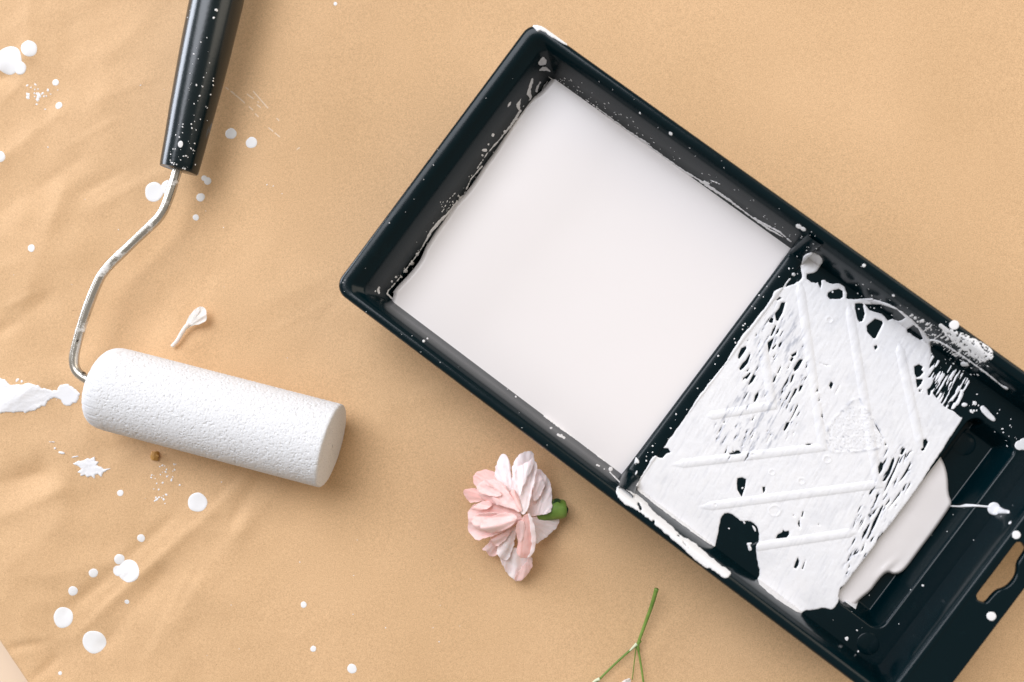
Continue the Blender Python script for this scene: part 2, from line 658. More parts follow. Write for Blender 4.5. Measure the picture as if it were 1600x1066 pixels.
# the sheet's cut edge runs through the lower left corner of the photo
e0, e1 = P(0, 994, 0), P(50, 1068, 0)
ed = (e1 - e0)[:2]; ed /= np.linalg.norm(ed)
en = np.array([-ed[1], ed[0]])                    # into the sheet
step = .0016
su = np.arange(-.46, .34, step); sv = np.concatenate([[0, .0003], np.arange(.0016, .60, step)])
SU, SV = np.meshgrid(su, sv)
wx = e0[0] + SU * ed[0] + SV * en[0]; wy = e0[1] + SU * ed[1] + SV * en[1]
# world -> pixel at z = 0
dv = np.stack([wx - CAM[0], wy - CAM[1], np.full_like(wx, -CAM[2])], -1)
dz = -(dv @ CZ)
ppx = 800 + F * (dv @ CX) / dz; ppy = 533 - F * (dv @ CY) / dz
hz = paper_h(ppx, ppy) + .0022 * np.exp(-SV / .006) * (.5 + .5 * np.sin(SU * 60))
hz = hz - .0009 * (SV < .0002)
nu, nv = len(su), len(sv)
ids = np.arange(nu * nv).reshape(nv, nu)
fc = np.stack([ids[:-1, :-1], ids[:-1, 1:], ids[1:, 1:], ids[1:, :-1]], -1).reshape(-1, 4)
paper = mesh('kraft_paper', np.stack([wx, wy, hz], -1).reshape(-1, 3), fc, M_paper)
paper['label'] = 'brown kraft paper sheet covering the table, wrinkled and spotted with white paint'
paper['category'] = 'paper'
B_paper = bvh_of([paper])

# ------------------------------------------------------------------ paint tray
UANG = math.radians(-36.7)
UV_U = np.array([math.cos(UANG), math.sin(UANG)]); UV_V = np.array([-UV_U[1], UV_U[0]])
UC, VC = 78.0, 43.85                               # tray centre in mm along / across
o2 = (UV_U * UC + UV_V * VC) / 1000
tray = empty('paint_tray', (o2[0], o2[1], 0), UANG, 'black plastic paint tray with white paint in its well and over its ribbed ramp', 'paint tray')


def T(u, v, z):
    """mm along, across (from the centre line) and up -> tray frame in metres"""
    return ((u - UC) / 1000, v / 1000, z / 1000)


def rrect(u0, u1, hv, r, z, nc=9):
    pts = []
    for cu, cv, a0 in ((u1 - r, hv - r, 0), (u0 + r, hv - r, 90), (u0 + r, -hv + r, 180), (u1 - r, -hv + r, 270)):
        for i in range(nc):
            a = math.radians(a0 + 90 * i / (nc - 1))
            pts.append(T(cu + r * math.cos(a), cv + r * math.sin(a), z))
    return pts


def loft(loops, name, material, parent, sharp=40, close=False):
    n = len(loops[0]); vs = [p for l in loops for p in l]; fs = []
    for j in range(len(loops) - 1):
        for i in range(n):
            i2 = (i + 1) % n
            fs.append((j * n + i, j * n + i2, (j + 1) * n + i2, (j + 1) * n + i))
    if close:
        fs.append(tuple((len(loops) - 1) * n + i for i in range(n)))
    return mesh(name, vs, fs, material, parent, sharp=sharp, world=False)


HW = 71.4
# rim: skirt, rounded lip, inner drop of the lip  (left u, right u, half width, corner radius, height)
rim_prof = [(-70.9, 213.4, 70.4, 5.6, 31.0), (-72.0, 213.9, 71.1, 6.2, 31.0), (-72.3, 214.0, 71.4, 6.5, 32.0), (-72.3, 214.0, 71.4, 6.5, 35.8), (-72.1, 213.9, 71.2, 6.4, 37.0),
            (-71.5, 213.6, 70.6, 6.0, 37.8), (-70.5, 213.0, 69.7, 5.4, 38.1), (-67.6, 211.2, 68.2, 4.6, 38.0), (-66.6, 210.6, 67.4, 4.2, 37.6),
            (-65.6, 210.2, 66.6, 4.0, 36.6), (-64.2, 209.9, 65.9, 3.8, 35.2), (-62.6, 209.8, 65.3, 3.6, 34.2)]
rim = loft([rrect(a, b, c, r, z) for a, b, c, r, z in rim_prof], 'rim', M_plastic, tray, sharp=60)
wall_prof = [(-62.6, 209.8, 65.3, 3.6, 34.2), (-61.6, 209.7, 64.8, 3.4, 33.0), (-59.0, 209.6, 63.4, 3.4, 24.0), (-57.1, 209.4, 62.2, 3.4, 17.5), (-55.6, 209.0, 60.6, 3.4, 11.0), (-54.4, 208.6, 59.6, 3.2, 6.0),
             (-53.2, 208.0, 58.6, 3.0, 3.6), (-51.4, 207.0, 57.0, 2.4, 2.6)]
wall = loft([rrect(*q) for q in wall_prof], 'wall', M_plastic, tray, sharp=60, close=True)
out_prof = [(-66.0, 211.0, 67.6, 4.6, 36.2), (-64.4, 210.8, 66.8, 4.6, 31.0), (-61.0, 210.6, 65.0, 4.6, 22.0), (-57.0, 210.4, 62.8, 4.6, 9.0), (-55.6, 209.8, 61.4, 4.4, 2.6), (-53.6, 208.8, 59.6, 4.0, 1.0)]
shell = loft([rrect(*q) for q in out_prof], 'outer_shell', M_plastic, tray, sharp=60, close=True)

# divider: a rounded bar that crosses the well and climbs both walls as a pillar
path = [(66.0, 36.0), (65.0, 34.0), (63.2, 28.0), (60.9, 21.6), (59.6, 18.6), (57.6, 17.4), (52.0, 17.2), (30, 17.0), (0, 17.0)]
path = smooth3(path + [(-a, b) for a, b in path[::-1][1:]], 2)
sec = [(-4.6, -1.0), (-3.9, -.35), (-3.3, -.1), (-2.5, 0), (0, .06), (2.5, 0), (3.3, -.1), (3.9, -.35), (4.6, -1.0)]
vs, fs = [], []
for i, (vv, zz) in enumerate(path):
    t = path[min(i + 1, len(path) - 1)] - path[max(i - 1, 0)]
    t = t / np.linalg.norm(t)
    nn = np.array([t[1], -t[0]])
    if nn[1] < 0:
        nn = -nn
    dep = 2.6 + 10.5 * float(sstep(62.5, 57.0, abs(vv)))
    prot = 1.2
    for du, h in sec:
        hh = h * (dep if h < -.5 else 2.2)
        q = np.array([vv, zz]) + nn * (hh + (prot if True else 0))
        vs.append(T(78.6 + du * .92, q[0], q[1]))
n = len(sec)
for i in range(len(path) - 1):
    for k in range(n - 1):
        fs.append((i * n + k, (i + 1) * n + k, (i + 1) * n + k + 1, i * n + k + 1))
divider = mesh('divider', vs, fs, M_plastic, tray, sharp=50, world=False)


# ramp, shelf and storage recess behind it: one height function, two parts
def rr_sd(u, v, u0, u1, hv, r):
    du = np.abs(u - (u0 + u1) / 2) - (u1 - u0) / 2 + r
    dv_ = np.abs(v) - hv + r
    return np.minimum(np.maximum(du, dv_), 0) + np.hypot(np.maximum(du, 0), np.maximum(dv_, 0)) - r


PZ = 17.6


def floor_h(u, v):
    d = rr_sd(u, v, 178.0, 201.2, 49.2 + 0 * u, 5.0)       # negative inside the recess
    k = sstep(.6, -.9, d) * 1.2 + np.clip((-d - .3) / 4.6, 0, 1) * 9.3
    k = np.where(u < 184, np.maximum(k, np.where(d < .4, sstep(.4, -1.6, d) * 10.0, 0)), k)
    return PZ - k


def hgrid(name, us, vs_):
    U_, V_ = np.meshgrid(us, vs_)
    Z = floor_h(U_, V_)
    # the sheet tucks into the sloping walls
    n_u, n_v = len(us), len(vs_)
    i_ = np.arange(n_u * n_v).reshape(n_v, n_u)
    f = np.stack([i_[:-1, :-1], i_[:-1, 1:], i_[1:, 1:], i_[1:, :-1]], -1).reshape(-1, 4)
    p = np.stack([(U_ - UC) / 1000, V_ / 1000, Z / 1000], -1).reshape(-1, 3)
    return mesh(name, p, f, M_plastic, tray, world=False)


ramp = hgrid('ramp', np.arange(80.5, 176.6, 2.0), np.linspace(-62.5, 62.5, 40))
recess = hgrid('recess', np.concatenate([np.arange(176.5, 203.6, .45), [205, 207, 209.7]]), np.concatenate([np.linspace(-62.5, -53, 8)[:-1], np.arange(-53, 53.1, .5), np.linspace(53, 62.5, 8)[1:]]))


def to_uv(px, py, z=18.5):
    p = P(px, py, z / 1000)[:2] * 1000
    return float(p @ UV_U), float(p @ UV_V) - VC


RIBS = [[(1190, 532), (1207, 634), (1104, 651)], [(1248, 432), (1286, 699), (1048, 727)], [(1325, 468), (1373, 757), (1088, 794)], [(1404, 534), (1440, 702)], [(1168, 857), (1342, 831)]]
ribs = []
for rp in RIBS:
    q = [to_uv(*a) for a in rp]
    pts = []
    for a, b in zip(q[:-1], q[1:]):
        for i in range(24):
            pts.append((a[0] + (b[0] - a[0]) * i / 24, a[1] + (b[1] - a[1]) * i / 24))
    pts.append(q[-1])
    vs, fs = [], []
    L = len(pts)
    for i, (u, v) in enumerate(pts):
        a, b = pts[max(i - 1, 0)], pts[min(i + 1, L - 1)]
        tx, ty = b[0] - a[0], b[1] - a[1]
        l = math.hypot(tx, ty); nx, ny = -ty / l, tx / l
        mit = 1.35 if (len(q) == 3 and i == 24) else 1.0
        s = min(1, min(i, L - 1 - i) / 2.0 + .02)
        for k in range(7):
            c = -1 + k / 3.0
            vs.append(T(u + nx * c * 2.0 * mit * max(s, .4), v + ny * c * 2.0 * mit * max(s, .4), PZ - .05 + .44 * s * (1 - c * c) ** .8))
    for i in range(L - 1):
        for k in range(6):
            fs.append((i * 7 + k, (i + 1) * 7 + k, (i + 1) * 7 + k + 1, i * 7 + k + 1))
    ribs.append(mesh('ramp_rib', vs, fs, M_plastic, tray, world=False))

# moulding marks
for (x, y, z, r) in ((1508, 694, 8.2, 5.0), (1356, 1006, PZ, 4.7)):
    u, v = to_uv(x, y, z)
    zz = floor_h(np.array(u), np.array(v))
    ls = []
    for rr, hh in ((r, -.2), (r, .12), (r - .25, .26)):
        ls.append([T(u + rr * math.cos(a), v + rr * math.sin(a), float(zz) + hh) for a in np.linspace(0, 2 * math.pi, 32, endpoint=False)])
    loft(ls, 'moulding_mark', M_plastic, tray, sharp=30, close=True)

# handle flange: a plate with a hanging slot
cu = bpy.data.curves.new('flange_curve', 'CURVE')
cu.dimensions = '2D'; cu.fill_mode = 'BOTH'; cu.extrude = .0008; cu.bevel_depth = .0007; cu.bevel_resolution = 3


def spline(pts):
    s = cu.splines.new('POLY'); s.points.add(len(pts) - 1); s.use_cyclic_u = True
    for p, q in zip(s.points, pts):
        p.co = (q[0], q[1], 0, 1)


i_ = .7
out = [(210.9 + i_, -HW + i_), (210.9 + i_, HW - i_)]
for a in np.linspace(90, 0, 8):
    out.append((220 + (8 - i_) * math.cos(math.radians(a)), HW - 8 + (8 - i_) * math.sin(math.radians(a))))
for a in np.linspace(0, -90, 8):
    out.append((220 + (8 - i_) * math.cos(math.radians(a)), -HW + 8 + (8 - i_) * math.sin(math.radians(a))))
spline([((u - UC) / 1000, v / 1000) for u, v in out])
half = [(214.7, 0), (214.6, 11.0), (214.8, 13.2), (215.6, 14.6), (217.2, 14.8), (218.8, 14.2), (219.6, 12.4), (219.7, 9.6), (220.1, 6.6), (221.6, 4.6), (222.5, 2.4), (222.7, 0)]
hole = half + [(u, -v) for u, v in half[::-1][1:-1]]
hole = chaikin(hole, 2)
hole = [(u + (i_ if u > 218.4 else -i_) * (1 if abs(v) < 14 else .3), v * 1.03) for u, v in hole]
spline([((u - UC) / 1000, v / 1000) for u, v in hole[::-1]])
tmp = bpy.data.objects.new('tmp', cu); COL.objects.link(tmp)
dg = bpy.context.evaluated_depsgraph_get()
fm = bpy.data.meshes.new_from_object(tmp.evaluated_get(dg))
bpy.data.objects.remove(tmp); bpy.data.curves.remove(cu)
fm.name = 'handle_flange'; fm.materials.clear()
flange = link('handle_flange', fm, M_plastic, tray, sharp=60)
flange.location = (0, 0, .0365)
# turned-down edge of the flange
sk = []
for off, z in ((.9, 36.2), (.35, 35.0), (.1, 33.5), (.5, 31.0)):
    ring = [(212.5, -HW + off), ] + [(220 + (8 - off) * math.cos(math.radians(a)), -HW + 8 + (8 - off) * math.sin(math.radians(a))) for a in np.linspace(-90, 0, 8)] + \
        [(220 + (8 - off) * math.cos(math.radians(a)), HW - 8 + (8 - off) * math.sin(math.radians(a))) for a in np.linspace(0, 90, 8)] + [(212.5, HW - off)]
    sk.append([T(u, v, z) for u, v in ring])
vs = [p for l in sk for p in l]; n = len(sk[0])
fs = [(j * n + i, j * n + i + 1, (j + 1) * n + i + 1, (j + 1) * n + i) for j in range(len(sk) - 1) for i in range(n - 1)]
skirt = mesh('flange_edge', vs, fs, M_plastic, tray, world=False)

B_tray = bvh_of([rim, wall, shell, divider, ramp, recess, flange, skirt] + ribs)
B_floor = bvh_of([ramp, recess, divider, wall] + ribs)


def zoomed(pts, x0, y0, s):
    return [(x0 + x / s, y0 + y / s) for x, y in pts]


# ------------------------------------------------------------------ paint in the well
f = Field(575, 85, 1275, 780, 2.5)
left_edge = [(616, 460), (613, 457), (624, 444), (640, 428), (652, 413), (659, 402), (664, 388), (671, 377), (680, 362), (688, 352), (698, 338), (706, 325), (716, 312), (729, 300),
             (744, 279), (758, 256), (771, 239), (782, 221), (797, 197), (812, 172), (828, 152), (842, 146), (850, 138), (860, 125)]
f.add([(880, 105), (1255, 352), (1250, 375), (1238, 394), (1222, 412), (1202, 449), (1166, 500), (1132, 546), (1104, 591), (1076, 631), (1047, 671), (1020, 706), (1008, 722), (996, 735), (985, 741), (965, 775), (600, 505)] + left_edge, smooth=1)
px, py, fv, faces = f.polys()
tt = np.clip(fv / 6.0, 0, 1)
pos = P(px, py, .0150 - .0016 * (1 - np.sqrt(1 - (1 - tt) ** 2)) + 1.2e-4 * (fbm(px / 90, py / 90, 5, 2) - .5))
pool = mesh('paint_pool', pos, faces, M_pool, tray)

f = Field(1285, 680, 1500, 975, 1.5)
f.add(zoomed([(660, 60), (712, 112), (745, 170), (765, 240), (769, 350), (788, 395), (782, 425), (690, 560), (600, 680), (520, 790), (482, 824), (440, 830), (412, 815), (380, 832), (332, 890), (308, 925), (262, 962), (232, 988), (215, 1010), (110, 1010), (60, 880), (300, 560), (520, 250)], 1280, 680, 3.807), smooth=1)
px, py, fv, faces = f.polys()
tt = np.clip(fv / 5.0, 0, 1)
rip = .0005 * np.exp(-((px - 1388 + (py - 890) * .6) / 14) ** 2) * np.exp(-((py - 890) / 16) ** 2) * np.sin((px + py) / 5.0)
puddle = mesh('paint_puddle', P(px, py, .0092 + .0030 * np.sqrt(1 - (1 - tt) ** 2) + rip + .0005 * (fbm(px / 40, py / 40, 8, 3) - .5)), faces, M_pool, tray)

# ------------------------------------------------------------------ paint film over the ramp
f = Field(980, 385, 1592, 968, 1.0)
outline = [(992, 762), (1000, 748), (1014, 721), (1023, 712), (1034, 704), (1047, 684), (1072, 651), (1090, 621), (1116, 589), (1133, 568), (1148, 543), (1162, 520), (1174, 509), (1184, 494), (1195, 482), (1205, 466),
           (1211, 453), (1224, 449), (1246, 442), (1254, 433), (1270, 441), (1277, 443), (1287, 436), (1294, 442), (1301, 444), (1310, 446), (1319, 452), (1321, 464), (1324, 468), (1340, 467), (1364, 467), (1387, 474), (1406, 484), (1424, 498), (1441, 515),
           (1452, 529), (1454, 537), (1454.5, 552), (1452.5, 567), (1450, 600), (1462, 622), (1479, 639), (1490, 642), (1500, 652), (1505, 653), (1466, 712), (1440, 752), (1412, 795), (1380, 848), (1346, 903), (1316, 916), (1311, 921), (1310, 941), (1303, 951), (1296, 953), (1288, 949), (1272, 953), (1258, 954),
           (1250, 960), (1216, 938), (1198, 924), (1182, 909), (1188, 893), (1183, 878), (1181, 856), (1182, 850), (1186, 847), (1186, 829), (1180, 819), (1171, 814), (1159, 816), (1150, 808), (1140, 801), (1129.6, 803), (1125, 815), (1118.6, 851), (1116, 856), (1060, 816), (1008, 777)]
f.add(outline, smooth=1)
f.add(zoomed([(340, 165), (395, 112), (470, 108), (545, 155), (575, 205), (555, 270), (485, 355), (385, 368), (378, 425), (420, 480), (300, 500), (290, 470), (337, 392), (318, 330), (315, 250)], 1210, 380, 7.614))
# loops and strings of paint at the upper end
f.stroke(zoomed([(690, 510), (760, 500), (815, 530), (838, 600), (830, 680)], 1210, 380, 7.614), 3.0)
f.stroke(zoomed([(860, 690), (1066, 676), (1160, 672)], 1210, 380, 7.614), [2.2, 2.4, 2.6])
f.stroke(smooth3([(1340, 470), (1364, 470), (1387, 477), (1406, 488), (1424, 502), (1441, 520), (1452, 533)], 2), 2.6)
f.stroke(smooth3(zoomed([(590, 490), (650, 486), (720, 520), (860, 610), (1000, 710), (1120, 800), (1210, 875), (1250, 892)], 1340, 440, 5.33), 2), np.interp(np.linspace(0, 1, 30), [0, .3, .85, .93, 1], [1.7, 1.3, 1.1, 2.2, 1.6]))
f.rough(1.0, 5.0, 2)
HOLES = {
    (1210, 380, 7.614): [[(385, 370), (440, 360), (520, 370), (535, 400), (515, 430), (495, 468), (440, 468), (395, 430)], [(535, 400), (555, 440), (560, 490), (545, 540), (530, 500), (520, 480)], [(640, 590), (700, 560), (770, 545), (812, 570), (815, 640), (780, 665), (660, 665), (630, 630)],
                         [(960, 720), (1020, 715), (1060, 730), (1050, 800), (1066, 890), (1010, 940), (985, 900), (960, 780)], [(20, 680), (60, 640), (85, 655), (40, 680)], [(80, 710), (130, 705), (105, 800), (45, 925), (20, 920), (8, 850), (60, 770)], [(0, 985), (20, 980), (5, 1030)]],
    (1340, 440, 5.33): [[(0, 190), (40, 180), (60, 270), (40, 330), (20, 335), (0, 290)], [(60, 190), (200, 190), (330, 235), (400, 300), (370, 320), (340, 330), (290, 310), (250, 325), (225, 290), (200, 270), (100, 240)], [(75, 370), (145, 310), (205, 330), (210, 350), (180, 410), (150, 470), (130, 475), (80, 420)], [(135, 540), (160, 530), (165, 550), (145, 572)],
                        [(410, 400), (470, 360), (505, 390), (545, 475), (525, 488), (460, 450), (440, 430), (415, 425)], [(470, 710), (510, 690), (545, 710), (530, 735), (550, 755), (520, 790), (490, 800), (475, 770)], [(485, 815), (540, 815), (545, 840), (515, 870), (495, 885)], [(510, 900), (545, 895), (535, 918), (512, 920)], [(580, 900), (600, 885), (620, 905), (605, 950), (585, 945)]],
    (1080, 480, 6.66): [[(870, 70), (910, 20), (960, 0), (950, 60), (910, 130), (895, 150), (885, 120)], [(805, 150), (830, 110), (855, 120), (850, 160), (825, 165)], [(825, 300), (850, 230), (885, 190), (870, 240), (840, 300)], [(875, 290), (900, 230), (918, 225), (905, 265)], [(795, 370), (860, 320), (835, 400), (805, 475)], [(840, 430), (880, 390), (885, 400), (850, 445)],
                        [(490, 500), (520, 430), (570, 405), (575, 430), (545, 480), (500, 540), (487, 530)], [(500, 640), (530, 590), (570, 550), (610, 480), (615, 500), (590, 580), (540, 640), (510, 660)], [(570, 670), (605, 640), (590, 670)], [(540, 740), (570, 720), (610, 680), (620, 690), (580, 750), (555, 740), (540, 775)], [(590, 820), (610, 770), (645, 710), (675, 712), (640, 775)],
                        [(650, 990), (665, 920), (700, 880), (700, 920), (670, 980)], [(850, 520), (880, 490), (860, 530)], [(860, 550), (885, 520), (870, 550)], [(1040, 500), (1100, 460), (1090, 500), (1050, 520)], [(1025, 555), (1050, 520), (1065, 535), (1045, 568)], [(1065, 640), (1100, 580), (1130, 545), (1165, 545), (1140, 590), (1110, 640), (1075, 672)], [(1035, 760), (1050, 710), (1075, 700), (1050, 770), (1030, 795)], [(1000, 640), (1030, 595), (1010, 640)],
                        [(845, 790), (860, 740), (890, 705), (870, 770)], [(895, 690), (930, 615), (935, 625), (905, 690)], [(1010, 1000), (1050, 920), (1080, 850), (1105, 848), (1085, 895), (1045, 950)], [(1115, 885), (1130, 820), (1165, 812), (1140, 865)], [(665, 310), (680, 275), (682, 295)], [(580, 350), (592, 345), (590, 362)], [(985, 835), (1005, 805), (1000, 825)], [(920, 965), (935, 950), (932, 970)], [(1080, 1060), (1110, 1010), (1095, 1060)]],
    (1080, 620, 6.66): [[(1010, 70), (1035, 30), (1050, 0), (1030, 55)], [(1020, 265), (1060, 180), (1105, 80), (1112, 95), (1065, 190), (1025, 262)], [(960, 350), (990, 270), (1025, 265), (1005, 310), (975, 355)], [(335, 275), (345, 240), (350, 270)], [(272, 395), (300, 340), (325, 300), (305, 350)], [(620, 255), (660, 200), (640, 245)], [(345, 590), (378, 515), (362, 585)], [(395, 590), (440, 580), (470, 560), (500, 562), (522, 588), (460, 600), (400, 602)], [(430, 580), (436, 535), (441, 578)],
                        [(480, 850), (530, 840), (572, 860), (560, 940), (525, 1045), (505, 1010), (480, 970), (475, 900)], [(740, 940), (770, 940), (768, 980), (750, 1005)], [(1185, 500), (1225, 490), (1270, 495), (1215, 505)], [(785, 365), (795, 350), (798, 360)], [(818, 402), (828, 385), (830, 400)], [(525, 515), (535, 490), (534, 512)], [(630, 605), (640, 595), (645, 605)], [(610, 455), (655, 360), (640, 410)], [(785, 480), (820, 405), (800, 450)]],
    (1260, 560, 6.66): [[(95, 365), (115, 310), (125, 350), (112, 340)], [(125, 450), (135, 410), (137, 440)], [(155, 610), (162, 560), (178, 650), (168, 620)], [(235, 285), (255, 240), (280, 265), (265, 300), (255, 322), (245, 300)], [(140, 50), (190, 72), (235, 76), (180, 66)], [(1215, 850), (1245, 840), (1265, 870), (1235, 935), (1215, 920)], [(1190, 950), (1225, 920), (1230, 950), (1205, 965)], [(970, 1005), (990, 960), (1022, 935), (1005, 975)], [(895, 1062), (905, 1035), (918, 1050)], [(1075, 975), (1090, 962), (1098, 970)], [(815, 905), (825, 880), (835, 905)], [(690, 640), (740, 720), (800, 830), (735, 730)], [(300, 360), (340, 280), (320, 330)]],
    (1280, 680, 3.807): [[(350, 190), (365, 160), (382, 170), (375, 205), (355, 235)], [(375, 275), (400, 230), (435, 140), (448, 150), (420, 230), (392, 272)], [(485, 115), (500, 78), (512, 82), (495, 115)], [(380, 350), (410, 270), (450, 190), (475, 130), (480, 135), (450, 210), (410, 295)], [(500, 165), (512, 110), (520, 112)], [(470, 285), (510, 220), (540, 165), (545, 172), (510, 240)], [(505, 245), (535, 190), (530, 210)], [(305, 485), (325, 450), (350, 430), (330, 455)], [(290, 608), (320, 520), (378, 415), (380, 425), (330, 540)], [(385, 430), (420, 375), (418, 395)], [(410, 440), (450, 380), (485, 330), (480, 350)], [(510, 345), (540, 280), (542, 290)], [(245, 700), (270, 640), (262, 680)], [(440, 290), (465, 250), (455, 280)], [(230, 570), (270, 490), (260, 520)], [(170, 800), (180, 765), (182, 780)]],
    (1100, 780, 5.92): [[(665, 365), (680, 330), (725, 305), (730, 280), (745, 300), (785, 295), (788, 325), (765, 355)], [(830, 635), (845, 590), (868, 538), (880, 575), (872, 610), (852, 642)], [(905, 645), (920, 600), (938, 562), (925, 610), (915, 650)], [(868, 230), (880, 180), (885, 220), (886, 268), (872, 240)], [(898, 165), (912, 115), (922, 115), (910, 165)], [(822, 150), (832, 145), (832, 158)], [(1055, 238), (1062, 228), (1066, 240)], [(100, 50), (106, 45), (108, 54)]],
    (930, 700, 6.66): [[(600, 72), (640, 40), (690, 0), (760, 5), (785, 45), (740, 60), (700, 105), (660, 100), (630, 80)], [(428, 305), (480, 230), (555, 135), (565, 155), (520, 230), (445, 315)]],
}
for (x0, y0, s), hs in HOLES.items():
    for h in hs:
        f.cut(zoomed(h, x0, y0, s), 0)
# dry-brushed streaks where the roller lost contact
ca, sa = math.cos(math.radians(-60)), math.sin(math.radians(-60))
al = f.X * ca + f.Y * sa; ac = -f.X * sa + f.Y * ca
st = fbm(al / 16., ac / 2.6, 31, 3)
def hatch(poly, dens, soft, outside=False):
    d = sd_poly(f.X, f.Y, chaikin(poly, 2))
    wgt = sstep(-soft, soft, d)
    fld = (st - dens) * 18
    return d, wgt, fld
dry = zoomed([(600, 560), (640, 640), (740, 680), (850, 730), (945, 830), (915, 890), (870, 960), (840, 1030), (800, 1066), (740, 1066), (640, 1000), (580, 960), (500, 900), (560, 800), (600, 700)], 1340, 440, 5.33)
d, wg, fld = hatch(dry, .5, 6)
far = sstep(0, 60, (f.X - 1450) * .75 - (f.Y - 590) * .66)
f.F = np.where(d > 0, np.minimum(np.maximum(f.F, (st - .48 - .10 * far) * 18), 3 + 0 * d), f.F)
for poly, th in (([(1195, 500), (1225, 470), (1240, 500), (1215, 560), (1190, 640), (1165, 660), (1160, 600)], .215), ([(1225, 560), (1262, 530), (1262, 600), (1240, 700), (1215, 690)], .215), ([(1108, 640), (1180, 650), (1190, 720), (1120, 730)], .20),
                 ([(1375, 690), (1425, 690), (1420, 760), (1350, 900), (1310, 900), (1330, 830)], .285)):
    d = sd_poly(f.X, f.Y, chaikin(poly, 2))
    f.F = np.where(d > 0, np.minimum(f.F, np.maximum((st - th) * 18, -d * .6 + (st - th) * 4)), f.F)
# islands of paint left inside the bare patches
for q in (zoomed([(390, 405), (440, 400), (445, 412), (425, 425), (445, 460), (435, 480), (410, 478), (405, 440)], 1100, 780, 5.92), zoomed([(360, 200), (385, 215), (380, 235), (365, 225)], 1100, 780, 5.92), zoomed([(440, 235), (478, 265), (482, 310), (462, 290)], 1100, 780, 5.92), zoomed([(520, 945), (545, 938), (540, 965), (525, 960)], 1080, 620, 6.66)):
    f.add(q, 1)
for q, r in (((1139, 826), 1.4), ((1301, 456.5), 1.6), ((1342, 483), 1.4), ((1240, 429), 2.9), ((1246, 428), 1.0), ((1331, 486), 1.2)):
    f.stroke([q], r)
f.stroke(zoomed([(115, 525), (150, 465), (185, 428)], 1210, 380, 7.614), [1.5, 1.2, 1.6])
# bits of paint on the divider
for q in (zoomed([(420, 90), (440, 110), (460, 140), (455, 165), (425, 160), (400, 170), (410, 140)], 930, 700, 6.66), zoomed([(440, 230), (440, 260), (420, 285), (412, 275), (425, 240)], 930, 700, 6.66)):
    f.add(q, 1)
# splashes on the bare shelf beside the film
for x0, y0, s, pts in ((1440, 560, 6.66, [(400, 50), (430, 30), (470, 45), (505, 75), (460, 85), (415, 82)]), (1440, 560, 6.66, [(600, 520), (630, 485), (670, 510), (720, 570), (772, 625), (765, 658), (730, 655), (650, 590)]),
                       (1440, 560, 6.66, [(408, 480), (440, 455), (482, 475), (475, 498), (430, 510)])):
    f.add(zoomed(pts, x0, y0, s))
streak = lambda x, y: fbm((x * ca + y * sa) / 22., (-x * sa + y * ca) / 3., 44, 2)
imprint = zoomed([(240, 680), (350, 560), (430, 480), (530, 400), (600, 480), (700, 640), (830, 880), (720, 950), (620, 955), (330, 985), (230, 950), (200, 800)], 1260, 560, 6.66)
CRATERS = [(1210, 798, 9), (1252, 752, 5), (1206, 738, 4.5), (1296, 500, 5), (1292, 718, 6)]


def relief(x, y):
    d = sd_poly(x, y, chaikin(imprint, 1))
    r = 1.5e-4 * (fbm(x / 9., y / 9., 41, 3) - .5) + .8e-4 * (streak(x, y) - .5)
    r = r + np.where(d > 0, 1.6e-4 * (vnoise(x / 2.6, y / 2.6, 46) - .4), 0) + 2.2e-4 * np.exp(-(d / 2.2) ** 2) * vnoise(x / 5, y / 5, 47)
    for cx_, cy_, rr in CRATERS:
        q = np.hypot(x - cx_, (y - cy_) * 1.1)
        r = r + 1.5e-4 * np.exp(-((q - rr) / 1.6) ** 2) - 1.2e-4 * np.exp(-(q / rr) ** 2)
    return r


def tone(x, y):
    d = sd_poly(x, y, chaikin(imprint, 1))
    t = .12 * sstep(.40, .20, streak(x, y)) + .08 * sstep(.62, .75, fbm(x / 30., y / 30., 48, 3))
    t = t + .55 * np.exp(-(d / 2.5) ** 2) * sstep(.45, .8, vnoise(x / 6, y / 6, 49))
    t = t + np.where(d > 0, .45 * sstep(.78, .92, vnoise(x / 2.2, y / 2.2, 50)), 0)
    for poly in ([(1195, 470), (1240, 480), (1262, 540), (1255, 640), (1215, 700), (1120, 730), (1110, 650), (1165, 600)], [(1375, 690), (1425, 690), (1420, 760), (1350, 900), (1310, 910), (1330, 830)]):
        dd = sd_poly(x, y, chaikin(poly, 2))
        t = t + sstep(-12, 10, dd) * .65 * sstep(.46, .24, fbm((x * ca + y * sa) / 16., (-x * sa + y * ca) / 2.6, 31, 3))
    return t


film('paint_film', f, B_floor, .00042, 2.6, M_film, tray, relief, tone=tone)

# string of paint thrown over the shelf to the end wall
f = Field(1470, 770, 1600, 830, .8)
f.stroke([(1484, 791), (1500, 791.5), (1510, 790), (1520, 790), (1545, 792)], [1.2, 1.4, 2.6, 2.0, 1.7]); f.stroke([(1553, 795)], 10.2); f.stroke([(1560, 797), (1568, 799), (1575, 800)], [6, 3.5, 2.8])
film('paint_string', f, B_tray, .0007, 3, M_film, tray, jump=.02)

